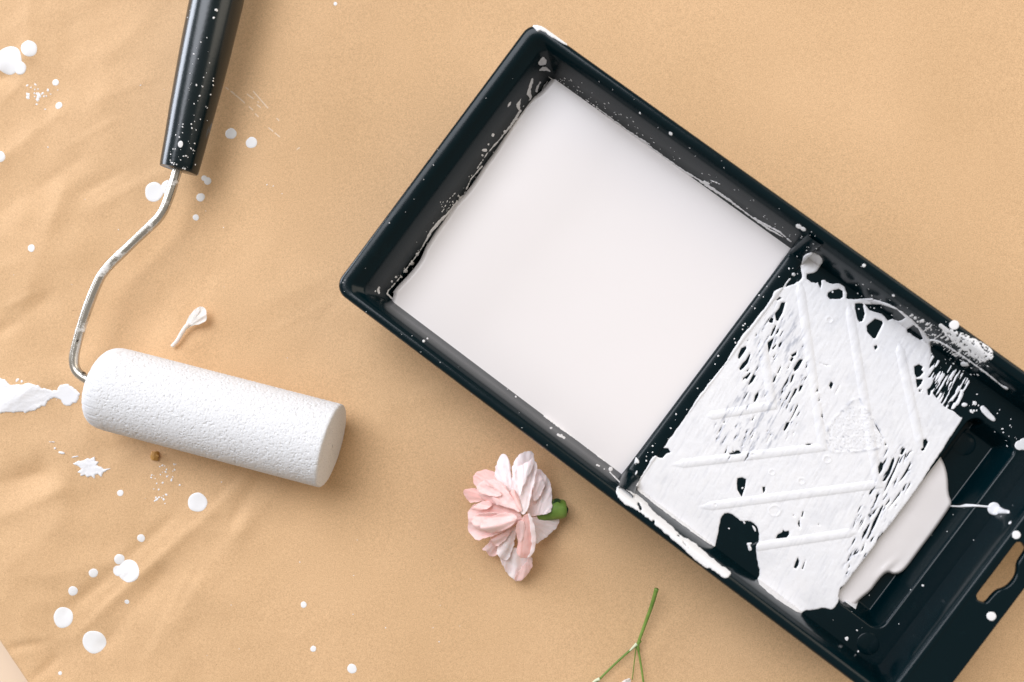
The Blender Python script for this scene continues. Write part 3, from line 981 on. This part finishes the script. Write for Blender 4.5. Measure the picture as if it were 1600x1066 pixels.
# paint on the rim: the top corner, the long smear on the near side, the dabbed patch on the far side
f = Field(815, 25, 905, 85, .8)
f.add(zoomed([(318, 120), (345, 104), (400, 106), (470, 130), (560, 185), (680, 280), (775, 365), (690, 335), (600, 285), (540, 255), (480, 205), (420, 188), (400, 200), (370, 165)], 780, 20, 6.66), 1).rough(.8, 4, 4)
film('rim_paint', f, B_tray, .0005, 2.5, M_drop, tray, jump=.012)
f = Field(950, 745, 1155, 920, .9)
f.add([(963, 757), (978, 765), (990, 770), (1005, 780), (1022, 800), (1045, 818), (1062, 836), (1085, 848), (1100, 862), (1122, 880), (1140, 892), (1142, 898), (1134, 906), (1122, 897), (1112, 890), (1100, 886), (1085, 874), (1062, 852), (1035, 830), (1010, 808), (990, 795), (972, 785), (963, 775)], 1)
for h in ([(998, 785), (1003, 795), (1000, 798), (995, 788)], [(1019, 813), (1024, 814), (1022, 821)], [(1030, 828), (1040, 834), (1034, 832)], [(1066, 845), (1078, 858), (1070, 852)], [(1056, 834), (1062, 838), (1058, 838)]):
    f.cut(h)
f.rough(1.6, 6, 6)
film('rim_paint', f, B_tray, .0004, 2.5, M_drop, tray, jump=.012)
f = Field(1400, 480, 1575, 590, .8)
d = sd_poly(f.X, f.Y, chaikin([(1470, 512), (1490, 515), (1515, 525), (1540, 538), (1552, 548), (1552, 562), (1540, 568), (1520, 560), (1495, 540), (1478, 525)], 2))
d2 = sd_poly(f.X, f.Y, chaikin([(1412, 485), (1440, 497), (1475, 515), (1520, 555), (1545, 570), (1530, 574), (1500, 562), (1470, 545), (1440, 520), (1420, 500)], 2))
na = fbm(f.X / 2.4, f.Y / 2.4, 51, 3)
nb = fbm((f.X * .8 - f.Y * .6) / 4.5, (f.X * .6 + f.Y * .8) / 2.0, 53, 3)
f.F = np.maximum(np.minimum(d * .6, (na - .42) * 10 + d * .12), np.minimum(d2, (nb - .62) * 14))
f.stroke([(1470, 509), (1478, 515)], 3.2); f.stroke([(1430, 497)], 2.6)
film('rim_paint', f, B_tray, .00010, 2.0, M_drop, tray, jump=.012)
for x, y, r in ((1491, 508, 6.8), (1355, 404, 4.6), (1350, 415, 2.6), (1248, 354, 4.6), (1255, 358, 4.2), (1601, 694, 8.5), (1588, 836, 5.6), (1549, 963, 6.2), (1048, 209, 3.2), (1000, 177, 1.8), (1396, 462, 2.2), (1578, 817, 2.6), (1593, 696, 6.5)):
    drop('paint_drop', x, y, r, B_tray, tray)

# splashes on the inner walls of the well and the tide line beside the pool
f = Field(575, 80, 900, 475, .8)
for x0, y0, s, pts in ((780, 20, 6.66, [(400, 530), (430, 480), (460, 455), (485, 485), (500, 530), (470, 545), (430, 552)]), (780, 20, 6.66, [(410, 600), (450, 565), (490, 560), (530, 600), (535, 622), (490, 600), (450, 605)]),
                       (780, 20, 6.66, [(300, 800), (330, 690), (355, 675), (350, 740), (325, 810), (345, 900), (315, 915), (310, 870), (285, 850)]), (780, 20, 6.66, [(80, 985), (100, 940), (130, 915), (115, 960)]), (780, 20, 6.66, [(170, 960), (190, 935), (240, 870), (215, 945), (215, 1010), (195, 1015)]),
                       (780, 20, 6.66, [(375, 820), (390, 760), (445, 700), (410, 770), (398, 830)]), (780, 20, 6.66, [(430, 860), (455, 770), (515, 695), (480, 780), (450, 850)]),
                       (510, 400, 6.66, [(520, 350), (545, 320), (558, 322), (550, 360), (558, 392), (540, 398), (528, 375)]), (510, 400, 6.66, [(500, 375), (520, 330), (520, 360), (512, 385)]), (500, 0, 3.99, [(1000, 940), (1020, 925), (1045, 935), (1030, 950)])):
    f.add(zoomed(pts, x0, y0, s), 1)
f.stroke(zoomed([(1250, 690), (1200, 770), (1120, 870), (1040, 960), (980, 1050)], 500, 0, 3.99), [1.2, 2.0, .7, .6, .9])
f.stroke(zoomed([(1010, 0), (940, 80), (905, 160), (860, 215), (790, 300), (740, 350), (690, 410), (640, 500), (600, 560)], 500, 260, 3.99), [1.1, .8, .6, .7, 1.5, 2.4, 2.0, .9, .5])
f.stroke(zoomed([(600, 560), (560, 610), (530, 650), (500, 690), (450, 750), (425, 775), (418, 795), (440, 815), (500, 870), (560, 910), (640, 960), (750, 1055)], 500, 260, 3.99), [.7, .7, .6, .7, .7, .9, 1.1, 1.1, .8, .7, .7, .6])
for q, r in ((( 652, 398), 2.6), ((644, 412), 3.0), ((634, 424), 3.2), ((627, 433), 2.0), ((619, 433), 2.2), ((612, 440), 1.4), ((807, 186), 2.6), ((789, 206), 2.6), ((770, 211), 2.4), ((763, 226), 1.5), ((754, 243), 1.6)):
    f.stroke([q], r)
f.rough(1.1, 3.5, 12)
film('wall_splash', f, B_tray, .00022, 1.6, M_film, tray, jump=.008)['kind'] = 'stuff'
f = Field(850, 110, 1260, 400, .8)
f.stroke(zoomed([(30, 480), (130, 550), (250, 630), (380, 720), (470, 780), (600, 870), (720, 960), (860, 1060)], 850, 0, 3.99), [.6, .8, 1.5, .8, .9, 1.9, 1.2, 1.8])
f.stroke(zoomed([(260, 620), (420, 740), (540, 830), (660, 900)], 850, 0, 3.99), [.6, .9, 1.2, .7])
f.stroke(zoomed([(820, 0), (960, 80), (1050, 140), (1160, 215), (1300, 320), (1400, 390), (1490, 440)], 850, 260, 3.99), [1.6, 1.3, 2.2, 1.6, 1.0, 1.4, .7])
f.stroke(zoomed([(1310, 320), (1360, 350), (1470, 410), (1540, 470)], 850, 260, 3.99), [.7, .9, 1.2, .8])
f.stroke(zoomed([(1000, 95), (1030, 108)], 850, 260, 3.99), 1.4); f.stroke(zoomed([(1045, 90), (1100, 112)], 850, 260, 3.99), .7)
f.rough(1.1, 3.2, 14)
film('wall_splash', f, B_tray, .0002, 1.4, M_film, tray, jump=.008)['kind'] = 'stuff'
f = Field(610, 450, 985, 765, .8)
f.stroke(zoomed([(0, 520), (120, 610), (240, 690), (350, 780), (470, 860)], 850, 520, 3.99), [.9, .7, .8, .6, .5])
f.stroke([(700, 524), (760, 570), (800, 601), (850, 641)], [.6, .9, .7, .8])
f.stroke(zoomed([(410, 870), (470, 930)], 850, 520, 3.99), .9)
f.stroke(zoomed([(85, 635), (125, 655)], 850, 520, 3.99), 1.9); f.stroke(zoomed([(330, 825), (345, 832)], 850, 520, 3.99), 1.1)
for x, y, r in ((861, 669, 1.7), (877, 681, 2.3), (954, 733, 3.4), (918, 700, 1.2), (944, 733, 1.1), (806, 620, 1.8), (662, 533, 2.2), (668, 529, 1.6), (855, 641, 1.4), (742, 560, 1.2)):
    f.stroke([(x, y)], r)
f.rough(.7, 3, 16)
film('wall_splash', f, B_tray, .0002, 1.4, M_film, tray, jump=.008)['kind'] = 'stuff'
# reflection on the side wall by the puddle, put in as a strip of film
for strip in ([(1310, 920), (1341, 940), (1337, 952), (1311, 934)],):
    f = Field(985, 750, 1345, 985, .9).add(strip, 0)
    film('wall_reflection', f, B_tray, .00018, 2, M_film, tray, jump=.01)

dots = []
def scatter(n, x0, y0, x1, y1, wd, r0, r1):
    for _ in range(n):
        t = random.random(); a = random.gauss(0, wd)
        L = math.hypot(x1 - x0, y1 - y0)
        dots.append((x0 + (x1 - x0) * t - (y1 - y0) / L * a, y0 + (y1 - y0) * t + (x1 - x0) / L * a, random.uniform(r0, r1) ** 1))
scatter(60, 620, 440, 850, 130, 7, .4, 1.3)
scatter(40, 690, 330, 720, 310, 8, .4, 1.5)
scatter(45, 870, 118, 1000, 205, 6, .4, 1.2)
scatter(45, 980, 190, 1240, 372, 8, .35, 1.0)
scatter(50, 640, 470, 960, 725, 5, .35, 1.2)
scatter(34, 1240, 400, 1000, 735, 6, .4, 1.3)
scatter(12, 1260, 365, 1270, 395, 10, .4, 1.4)
scatter(26, 1330, 460, 1420, 500, 12, .4, 1.2)
scatter(40, 1440, 520, 1540, 580, 10, .4, 1.4)
scatter(22, 1500, 610, 1590, 690, 14, .4, 1.2)
scatter(18, 1300, 985, 1600, 760, 30, .3, .7)
scatter(14, 530, 450, 830, 60, 10, .3, .8)
scatter(12, 540, 460, 960, 770, 8, .3, .7)
scatter(14, 850, 60, 1560, 560, 9, .3, .8)
dots += [(1323, 998, 2.3), (1341, 1018, 1.2), (1523, 630, 2.6), (1518, 643, 2.2), (1522, 642, 1.6), (1528, 586, 2.0), (1339, 985, 1), (1442, 915, 1.6)]
speckle('paint_speckle', dots, B_tray, tray)

# ------------------------------------------------------------------ paint roller
rc = .0189
a0, a1 = P(155, 602, rc + .0002), P(519, 697, rc + .0002)
roller = empty('paint_roller', tuple(P(150, 600, 0)), 0, 'mini foam paint roller with bent steel frame and black handle, foam soaked white', 'paint roller')
ax = a1 - a0; LEN = np.linalg.norm(ax); ax /= LEN
sx = np.cross(ax, [0, 0, 1.]); sx /= np.linalg.norm(sx); sz = np.cross(sx, ax)
# profile along the axis: rounded left end, nearly square right end
prof = [(-.0002, .003), (0.0, .008), (.0002, .0118), (.0006, .0142), (.0013, .0160), (.0024, .0173), (.0040, .0182), (.0062, .0187), (.0090, .01888)]
prof += [(s_, rc) for s_ in np.arange(.0098, LEN - .0012, .00024)]
prof += [(LEN - .0010, rc), (LEN - .0004, rc - .0002), (LEN - .0001, rc - .0006), (LEN, rc - .0012)] + [(LEN + .0001, r_) for r_ in np.linspace(rc - .002, .0002, 14)]
nt_ = 520
th = np.arange(nt_) / nt_ * 2 * math.pi
S = np.array([p[0] for p in prof]); R = np.array([p[1] for p in prof])
TH, SS = np.meshgrid(th, S)
RR = np.repeat(R[:, None], nt_, 1)
nx_ = TH / (2 * math.pi) * 176; ny_ = SS / .00067


def pnoise(x, y, per, seed):
    ix, iy = np.floor(x), np.floor(y); fx, fy = x - ix, y - iy
    fx = fx * fx * (3 - 2 * fx); fy = fy * fy * (3 - 2 * fy)
    h = lambda a, b: hash2(np.mod(a, per), b, seed)
    return (h(ix, iy) * (1 - fx) + h(ix + 1, iy) * fx) * (1 - fy) + (h(ix, iy + 1) * (1 - fx) + h(ix + 1, iy + 1) * fx) * fy


ns = pnoise(nx_, ny_, 176, 71) * .5 - 1.1 * sstep(.28, .08, pnoise(nx_ + 7.3, ny_ * 1.0, 176, 74)) + pnoise(nx_ * 2, ny_ * 2, 352, 72) * .35 - .35
onface = (SS > LEN - .0002) | (SS < .001)
amp = np.where(onface, .00006, .00027)
RR = RR + np.where(onface, 0, ns * amp)
SS2 = SS + np.where(SS > LEN - .0002, (vnoise(np.cos(TH) * RR * 900 + 50, np.sin(TH) * RR * 900 + 50, 75) - .5) * .00015, 0)
pos = a0 + SS2[..., None] * ax + (np.cos(TH) * RR)[..., None] * sx + (np.sin(TH) * RR)[..., None] * sz
m_, n_ = RR.shape
i_ = np.arange(m_ * n_).reshape(m_, n_)
j_ = np.roll(i_, -1, 1)
fc = np.stack([i_[:-1], i_[1:], j_[1:], j_[:-1]], -1).reshape(-1, 4).tolist()
fc.append(list(i_[-1])); fc.append(list(i_[0][::-1]))
mesh('foam_sleeve', pos.reshape(-1, 3), fc, M_foam, roller)
# steel frame
wp = [(300, 195, 19.5), (288, 232, 19.5), (276, 269, 19.5), (265, 306, 19.5), (253, 336, 19.5), (230, 358, 19.3), (192, 394, 19), (161, 424, 19), (146, 456, 19), (131, 497, 19), (119.5, 537, 19), (114.5, 562, 19), (118, 580, 19), (136, 594, 19), (165, 603.5, 19), (190, 611, 19)]
path = smooth3([P(x, y, z / 1000) for x, y, z in wp], 3)
k = len(path)
rad = [.00218 + .00018 * (vnoise(np.array(i * .23), np.array(3.1), 5) - .5) for i in range(k)]
mesh('wire_frame', *sweep(path, rad, 18), M_wire, roller)
# handle
hp = [(279.5, 266, 8.0), (279.7, 265.3, 8.45), (282, 255, 8.7), (290, 220, 9.2), (300, 174, 9.9), (310.5, 128, 10.55), (322, 76, 11.1), (338, 4, 11.55), (352, -60, 11.7), (370, -140, 11.2), (388, -220, 10.4), (397, -262, 9.6), (401, -280, 8.0), (403, -288, 5.5), (403.6, -291, 2.5)]
zh = lambda y: (19.5 - .0 * (266 - y) / 550) / 1000
hpath = [P(x, y, zh(y)) for x, y, r in hp]
handle = mesh('handle', *sweep(hpath, [r / 1000 for _, _, r in hp], 40), M_grip, roller, sharp=50)
B_handle = bvh_of([handle])
hd = [(291, 225, 3.6, 0)]
sp = zoomed([(305, 690), (303, 705), (303, 738), (438, 210), (405, 235), (420, 430), (410, 478), (415, 482), (380, 473), (475, 436), (473, 450), (473, 474), (398, 533), (459, 526), (367, 577), (433, 593), (440, 600), (402, 663), (440, 670), (370, 675), (352, 690), (355, 712), (378, 722), (265, 750), (285, 762), (370, 797), (350, 825), (362, 835), (370, 838), (250, 828), (262, 828), (237, 857), (235, 890), (292, 889), (245, 905), (258, 905), (254, 913), (270, 914), (308, 868), (322, 866), (333, 874), (374, 915), (305, 935), (365, 300), (453, 350), (345, 58), (330, 98), (316, 938)], 200, 0, 3.553)
dots2 = [(x, y, random.uniform(.6, 1.15)) for x, y in sp] + [(338, 16, 2.2), (334, 28, 1.6)]
for _ in range(30):
    t = random.random() ** 1.6
    dots2.append((279 + 40 * t + random.uniform(-18, 20), 262 - 190 * t, random.uniform(.25, .6)))
speckle('paint_speckle', dots2, B_handle, handle)
drop('paint_drop', 282, 225.5, 3.6, B_handle, handle, stretch=(-.15, 1, 1.35))

# ------------------------------------------------------------------ paint spots on the paper (parts of the sheet)
for x, y, r in ((14, 94, 18.5), (44.5, 75.5, 11), (87, 129, 4.6), (92, 165, 5), (361, 209, 8.2), (393, 223, 8.4), (241, 300, 14), (319, 278.5, 4.2), (324.5, 283, 5.6), (313.5, 308.5, 6.3), (306, 340, 4.6), (99, 965, 13.8), (147, 1003, 15.6),
                (308.5, 785, 14.4), (188, 770.5, 4.6), (220.5, 841, 5.6), (186.5, 874, 7.2), (201.5, 892.5, 15.8), (146, 895.5, 6.4), (114, 923.5, 6.6), (198.5, 940.5, 3.2), (474.5, 945, 4.6), (489.5, 1014, 4.4), (550, 1045, 7), (49, 388, 5.2), (-1, 245, 8), (524, 6, 2.8), (94, 1052, 2.6)):
    drop('paint_drop', x, y, r, B_paper, paper, conform=True, nseg=28)
for x, y, r in ((31, 106, 9), (263, 293, 11), (185, 892, 7.6)):
    drop('paint_drop', x, y, r, B_paper, paper, thick=.00022, conform=True, nseg=28)
f = Field(-70, 575, 135, 660, .9)
f.add(zoomed([(-260, 200), (0, 228), (45, 230), (60, 265), (120, 275), (200, 262), (250, 275), (310, 300), (390, 318), (410, 280), (460, 262), (510, 290), (555, 335), (550, 370), (510, 410), (455, 420), (425, 380), (390, 358), (332, 378), (330, 405), (280, 430), (230, 455), (180, 465), (120, 460), (0, 470), (-260, 480)], 0, 540, 4.44), 1).rough(2.4, 5, 22)
film('paint_smear', f, B_paper, .00045, 3, M_film, paper, lambda x, y: 4e-4 * (fbm(x / 11., y / 7., 61, 3) - .5) * sstep(95, 60, x))
f = Field(75, 690, 185, 760, .8)
f.add(zoomed([(503, 820), (545, 800), (580, 798), (605, 780), (628, 786), (658, 770), (662, 800), (686, 806), (672, 832), (705, 842), (722, 858), (780, 849), (735, 872), (716, 884), (704, 914), (680, 892), (660, 900), (658, 926), (632, 906), (606, 916), (590, 900), (556, 908), (562, 888), (536, 880), (566, 858), (548, 840)], 0, 540, 4.44), 0)
f.add(zoomed([(398, 740), (430, 730), (455, 750), (430, 757)], 0, 540, 4.44), 1).stroke([(86, 701)], 1.8).stroke(zoomed([(345, 668), (378, 668)], 0, 540, 4.44), .7).stroke(zoomed([(500, 775), (540, 768)], 0, 540, 4.44), .8).rough(.7, 3, 24)
film('paint_smear', f, B_paper, .00045, 2.5, M_film, paper, lambda x, y: 2e-4 * (fbm(x / 6., y / 6., 63, 3) - .5))
# faint dry strokes beside the handle and at the right edge
f = Field(335, 115, 480, 245, .7)
stn = fbm(f.X / 7., f.Y / 7., 77, 3)
for a, b in (((352, 136), (372, 152)), ((376, 140), (404, 160)), ((362, 143), (395, 172)), ((396, 143), (436, 189)), ((402, 164), (407, 168)), ((399, 178), (412, 190)), ((420, 200), (437, 214)), ((463, 234), (468, 231))):
    d = sd_stroke(f.X, f.Y, [a, b], .9)
    f.F = np.maximum(f.F, np.minimum(d, (stn - .46) * 9))
film('paint_smear', f, B_paper, .00002, 1.5, M_scuff, paper)
dots = []
scatter(26, 40, 140, 80, 155, 8, .5, 1.6)
scatter(24, 235, 745, 280, 735, 14, .5, 1.4)
scatter(14, 240, 780, 262, 775, 4, .7, 1.6)
scatter(40, 0, 100, 600, 900, 200, .35, .9)
scatter(8, 540, 1045, 820, 890, 30, .4, .9)
dots += [(61, 149, 2.6), (59, 156, 2.2), (44, 148, 2.4), (27, 594, 2.0), (34, 596, 1.8), (75, 141, 1.8), (268, 750, 1.6)]
speckle('paint_speckle', dots, B_paper, paper)

# ------------------------------------------------------------------ petals helper: traced outline, cupped and waved in depth, real thickness
def petal(name, outline, z_fn, material, parent, cell=2.0, thick=.00014, smooth=2, rough=1.2, seed=0):
    p = np.asarray(outline, float)
    f = Field(p[:, 0].min() - 6, p[:, 1].min() - 6, p[:, 0].max() + 6, p[:, 1].max() + 6, cell)
    f.add(outline, smooth).rough(rough, 5, seed)
    px, py, fv, faces = f.polys()
    z = z_fn(px, py, fv) / 1000
    o = mesh(name, P(px, py, z), faces, material, parent)
    md = o.modifiers.new('thickness', 'SOLIDIFY')
    md.thickness = thick; md.offset = -1
    return o


def zplane(base, tip, zb, zt, cup=0., wave=0., freq=5., ph=0., edge=0., curl=0.):
    """height from base to tip, cupped across, ruffled towards the tip"""
    b = np.asarray(base, float); t = np.asarray(tip, float); d = t - b; L = np.hypot(*d)
    def fn(x, y, fv):
        s = ((x - b[0]) * d[0] + (y - b[1]) * d[1]) / L ** 2
        q = (-(x - b[0]) * d[1] + (y - b[1]) * d[0]) / L ** 2
        z = zb + (zt - zb) * s + cup * (q * 2) ** 2 + wave * np.sin(q * freq * 2 + ph + 1.3 * np.sin(s * 3)) * np.clip(s + .25, 0, 1.2) - edge * np.exp(-fv / 3.0)
        ang = np.arctan2(q, np.maximum(s + .25, .05))
        z = z + .45 * (vnoise(ang * 16 + 30, s * 1.2 + ph, 15) - .5) + .35 * (vnoise(ang * 30 + 9, s * 1.5 + 5, 16) - .5) * np.clip(s, 0, 1)
        return np.maximum(z + curl * np.clip(s - .6, 0, 1) ** 2 + .5 * (fbm(x / 9, y / 9, 5, 2) - .5), .6)
    return fn


Z = lambda pts: zoomed(pts, 700, 690, 4.633)
flower = empty('carnation_flower', tuple(P(800, 805, 0)), 0, 'pink carnation head lying on its side below the tray', 'flower')
C0 = Z([(530, 540)])[0]
PET = [
    ('back', [(600, 195), (660, 193), (702, 230), (742, 290), (752, 380), (754, 490), (732, 520), (650, 540), (580, 540), (530, 440), (560, 300)], (640, 530), (680, 220), 15, 9, -2, 1.0, 5, 0, M_pale),
    ('low_r', [(600, 545), (720, 545), (790, 552), (810, 565), (797, 615), (742, 670), (682, 715), (630, 748), (570, 700), (560, 600)], (590, 570), (770, 620), 15, 6, 1, .8, 5, 1, M_pale),
    ('bot', [(355, 800), (400, 900), (430, 962), (500, 1020), (542, 1000), (590, 940), (613, 900), (613, 840), (570, 780), (450, 760)], (480, 720), (500, 1000), 13, 4, 1, 1.7, 11, 0, M_pale),
    ('bot2', [(470, 1000), (540, 900), (600, 840), (612, 905), (590, 942), (540, 1002), (505, 1016)], (560, 830), (530, 990), 15, 7, 1, .8, 8, 2, M_pink),
    ('bot_l', [(238, 782), (290, 740), (330, 685), (420, 670), (400, 760), (350, 833), (300, 833), (280, 792)], (430, 640), (270, 800), 15, 5, 1, 1.2, 9, 1, M_pink),
    ('low_m', [(320, 690), (400, 660), (495, 600), (495, 680), (460, 800), (430, 872), (370, 833), (345, 800), (375, 720)], (480, 600), (390, 840), 19, 11, -1, 1.2, 10, 0, M_pale),
    ('left_s', [(108, 365), (130, 343), (200, 335), (260, 380), (280, 430), (200, 442), (170, 447), (125, 410)], (330, 420), (130, 380), 15, 8, 1.5, .6, 5, 0, M_salmon),
    ('left_u', [(185, 250), (200, 220), (260, 203), (315, 208), (355, 250), (380, 310), (250, 320), (198, 325), (183, 290)], (380, 350), (230, 230), 17, 12, 1.6, .6, 5, 1, M_salmon),
    ('up_l', [(333, 225), (370, 110), (400, 83), (437, 110), (458, 200), (466, 300), (455, 370), (400, 320), (350, 270)], (455, 380), (395, 95), 20, 14, 2.5, .6, 6, 0, M_pale),
    ('mid', [(205, 330), (240, 290), (290, 270), (360, 276), (430, 330), (480, 420), (525, 510), (450, 495), (380, 460), (290, 440), (230, 400)], (515, 505), (240, 320), 24, 19, -1.5, 1.2, 8, 1, M_pink),
    ('up', [(462, 195), (480, 130), (530, 78), (600, 66), (620, 90), (622, 130), (650, 160), (642, 220), (614, 340), (585, 480), (545, 540), (515, 500), (478, 400), (453, 320), (468, 250)], (545, 530), (570, 80), 25, 15, 3.5, 1.3, 7, 2, M_pale),
    ('left_m', [(140, 520), (165, 470), (230, 438), (300, 428), (400, 465), (500, 495), (545, 550), (500, 595), (420, 645), (330, 685), (260, 703), (212, 720), (168, 680), (137, 630), (150, 580)], (530, 550), (170, 600), 22, 17, 2, 1.4, 9, 0, M_pink),
    ('fringe', [(162, 482), (230, 440), (302, 422), (330, 470), (250, 500), (190, 500)], (400, 500), (180, 480), 23, 21, 1, .8, 8, 1, M_pink),
    ('curl_a', [(165, 560), (230, 520), (330, 512), (430, 540), (460, 590), (400, 630), (320, 655), (240, 650), (185, 620)], (490, 560), (200, 590), 24.5, 22.5, 3, 1.6, 10, 2, M_pink),
    ('curl', [(228, 600), (270, 560), (330, 540), (420, 505), (520, 545), (460, 620), (380, 650), (300, 664), (240, 642)], (530, 540), (250, 610), 26, 24.5, -3.5, 1.4, 11, 2, M_pink),
    ('salmon', [(488, 610), (540, 545), (585, 512), (622, 590), (638, 700), (628, 790), (592, 838), (520, 848), (495, 800), (510, 720), (488, 660)], (560, 530), (560, 830), 25, 17, 3, 1.0, 6, 0, M_salmon),
    ('edge', [(575, 510), (600, 540), (625, 600), (640, 700), (630, 795), (595, 840), (570, 842), (604, 790), (606, 700), (592, 600)], (580, 520), (600, 830), 27, 19.5, 0, .5, 5, 0, M_pale),
    ('fold', [(500, 180), (560, 160), (618, 120), (622, 180), (580, 250), (545, 330), (520, 420), (505, 330), (470, 270)], (530, 440), (590, 130), 27, 20, 2.5, .9, 9, 1, M_pale),
    ('in1', [(440, 370), (480, 330), (520, 420), (548, 522), (500, 500), (460, 440)], (540, 525), (470, 340), 26, 23, 1.5, 1.2, 9, 1, M_salmon),
    ('in2', [(520, 560), (560, 590), (560, 680), (520, 740), (495, 680), (500, 610)], (530, 560), (520, 730), 25, 20, -1.5, 1.2, 9, 2, M_pink),
    ('in3', [(300, 690), (380, 660), (470, 620), (430, 700), (360, 765), (320, 740)], (480, 620), (320, 735), 21, 15, 1, 1.4, 10, 0, M_pink),
    ('in4', [(190, 330), (250, 300), (330, 330), (405, 390), (330, 400), (250, 380)], (420, 410), (200, 330), 26, 22, 1.5, 1.2, 9, 3, M_pink),
    ('in5', [(640, 230), (690, 260), (702, 330), (650, 420), (610, 440), (615, 330)], (600, 480), (680, 250), 18, 14, 1.5, 1.0, 7, 1, M_pale),
    ('mid2', [(330, 300), (400, 320), (455, 390), (500, 470), (530, 520), (470, 490), (400, 470), (330, 450), (300, 380)], (525, 515), (330, 360), 26.5, 22.5, -2, 1.1, 9, 3, M_pink),
]
for i, (nm, o_, b_, t_, zb, zt, cup, wv, fr, ph, m_) in enumerate(PET):
    bb, tt_ = Z([b_])[0], Z([t_])[0]
    petal('petal', Z(o_), zplane(bb, tt_, zb, zb + (zt - zb) * .8, cup * .8, wv * .5, fr * .8, ph, edge=.15), m_, flower, cell=1.3, seed=i, rough=1.7)
# calyx: green cup; shade on its right end is put into the sepals' dark colour
cp = [P(x, y, z / 1000) for x, y, z in ((838, 800, 8.5), (853, 797, 8.2), (866, 796, 7.8), (876, 795.5, 7.4), (884, 795, 7))]
mesh('calyx', *sweep(smooth3(cp, 2), np.interp(np.linspace(0, 1, len(smooth3(cp, 2))), [0, .4, .8, 1], [.0052, .0048, .0042, .0034]), 20), M_green, flower)
for k, (pts, z0) in enumerate((([(862, 788), (868, 780), (880, 783), (890, 795), (886, 806), (876, 800), (870, 792)], 11.8), ([(870, 808), (878, 800), (889, 797), (884, 806), (874, 812)], 9.5), ([(866, 779), (876, 780), (874, 790), (866, 788)], 12))):
    petal('sepal', pts, zplane(pts[0], pts[3], z0, z0 - 6, 1, .3), M_darkgreen, flower, cell=1.4, seed=40 + k)

# fallen floret by the roller
fl = empty('fallen_petal', tuple(P(297, 508, 0)), 0, 'single cream petal with a thin claw lying above the foam roller', 'petal')
Zp = lambda pts: zoomed(pts, 80, 240, 2.96)
petal('blade', Zp([(615, 800), (640, 745), (680, 706), (712, 712), (720, 745), (718, 775), (690, 790), (650, 796), (630, 812)]), zplane(Zp([(620, 805)])[0], Zp([(705, 735)])[0], 3, 5.5, .8, .35, 5, edge=.1), M_cream, fl, cell=1.2, seed=60, rough=.6)
petal('fold', Zp([(640, 790), (660, 740), (682, 706), (690, 730), (670, 765), (655, 795)]), zplane(Zp([(640, 795)])[0], Zp([(684, 710)])[0], 3.4, 6.2, .5, .2, 4, edge=.1), M_cream, fl, cell=1.2, seed=61, rough=.5)
cl = smooth3([P(*q, z) for q, z in zip(Zp([(640, 785), (620, 805), (603, 832), (585, 865), (560, 892)]), (.0036, .003, .0026, .0022, .0016))], 2)
mesh('claw', *sweep(cl, np.linspace(.0012, .0009, len(cl)), 10), M_cream, fl)

# crumb by the roller
bm = bmesh.new()
bmesh.ops.create_icosphere(bm, subdivisions=2, radius=.0024)
for v in bm.verts:
    v.co *= random.uniform(.75, 1.2); v.co.z *= .7
me = bpy.data.meshes.new('ochre_crumb'); bm.to_mesh(me); bm.free()
crumb = link('ochre_crumb', me, M_crumb, smooth=False)
crumb.location = tuple(P(243, 712, 0) + np.array([0, 0, paper_h(np.array(243.), np.array(712.)) + .0014]))
crumb['label'] = 'tiny ochre crumb on the paper just below the foam roller'; crumb['category'] = 'crumb'

# sprig with thin green stems at the lower edge
sprig = empty('green_sprig', tuple(P(996, 1008, 0)), 0, 'thin forked green sprig with tiny white blossom at the bottom edge', 'sprig')


def stem(name, pts, r0, r1, m=None):
    q = smooth3([P(x, y, z / 1000) for x, y, z in pts], 2)
    return mesh(name, *sweep(q, np.linspace(r0, r1, len(q)) / 1000, 10), m or M_green, sprig)


stem('stem', [(1026, 920, 9), (1019, 945, 7), (1008, 975, 4.5), (996, 1008, 3)], 1.0, .62)
stem('branch', [(996, 1007, 3), (980, 1020, 2.6), (957, 1041, 2), (934, 1064, 1.8), (905, 1092, 2)], .55, .42)
stem('branch', [(996, 1008, 3), (1000, 1030, 3), (1004, 1055, 3), (1008, 1090, 3)], .5, .4)
stem('branch', [(994, 1010, 3), (991, 1035, 2.4), (988, 1062, 2)], .26, .2)
stem('node', [(1000, 1001, 3.4), (996, 1008, 3.2), (998, 1018, 3.2)], .9, .55)
M_sheath = mat('pale_sheath', (.62, .66, .45), rough=.5)
stem('sheath', [(995, 1006, 3.6), (989, 1012, 3.4), (984, 1017, 3)], .8, .3, M_sheath)
stem('sheath', [(937, 1061, 2.6), (931, 1063, 2.5), (926, 1067, 2.2)], .9, .4, M_sheath)
for pts in ([(970, 1066), (976, 1062), (982, 1061), (986, 1066), (980, 1082), (972, 1078)], [(977, 1064), (981, 1060), (986, 1061), (985, 1072), (978, 1076)], [(966, 1074), (974, 1068), (982, 1074), (978, 1090), (968, 1088)]):
    petal('blossom', pts, zplane(pts[4], pts[1], 3, 5, 1, .5), M_cream, sprig, cell=1.2, seed=int(pts[0][0]), rough=.5)
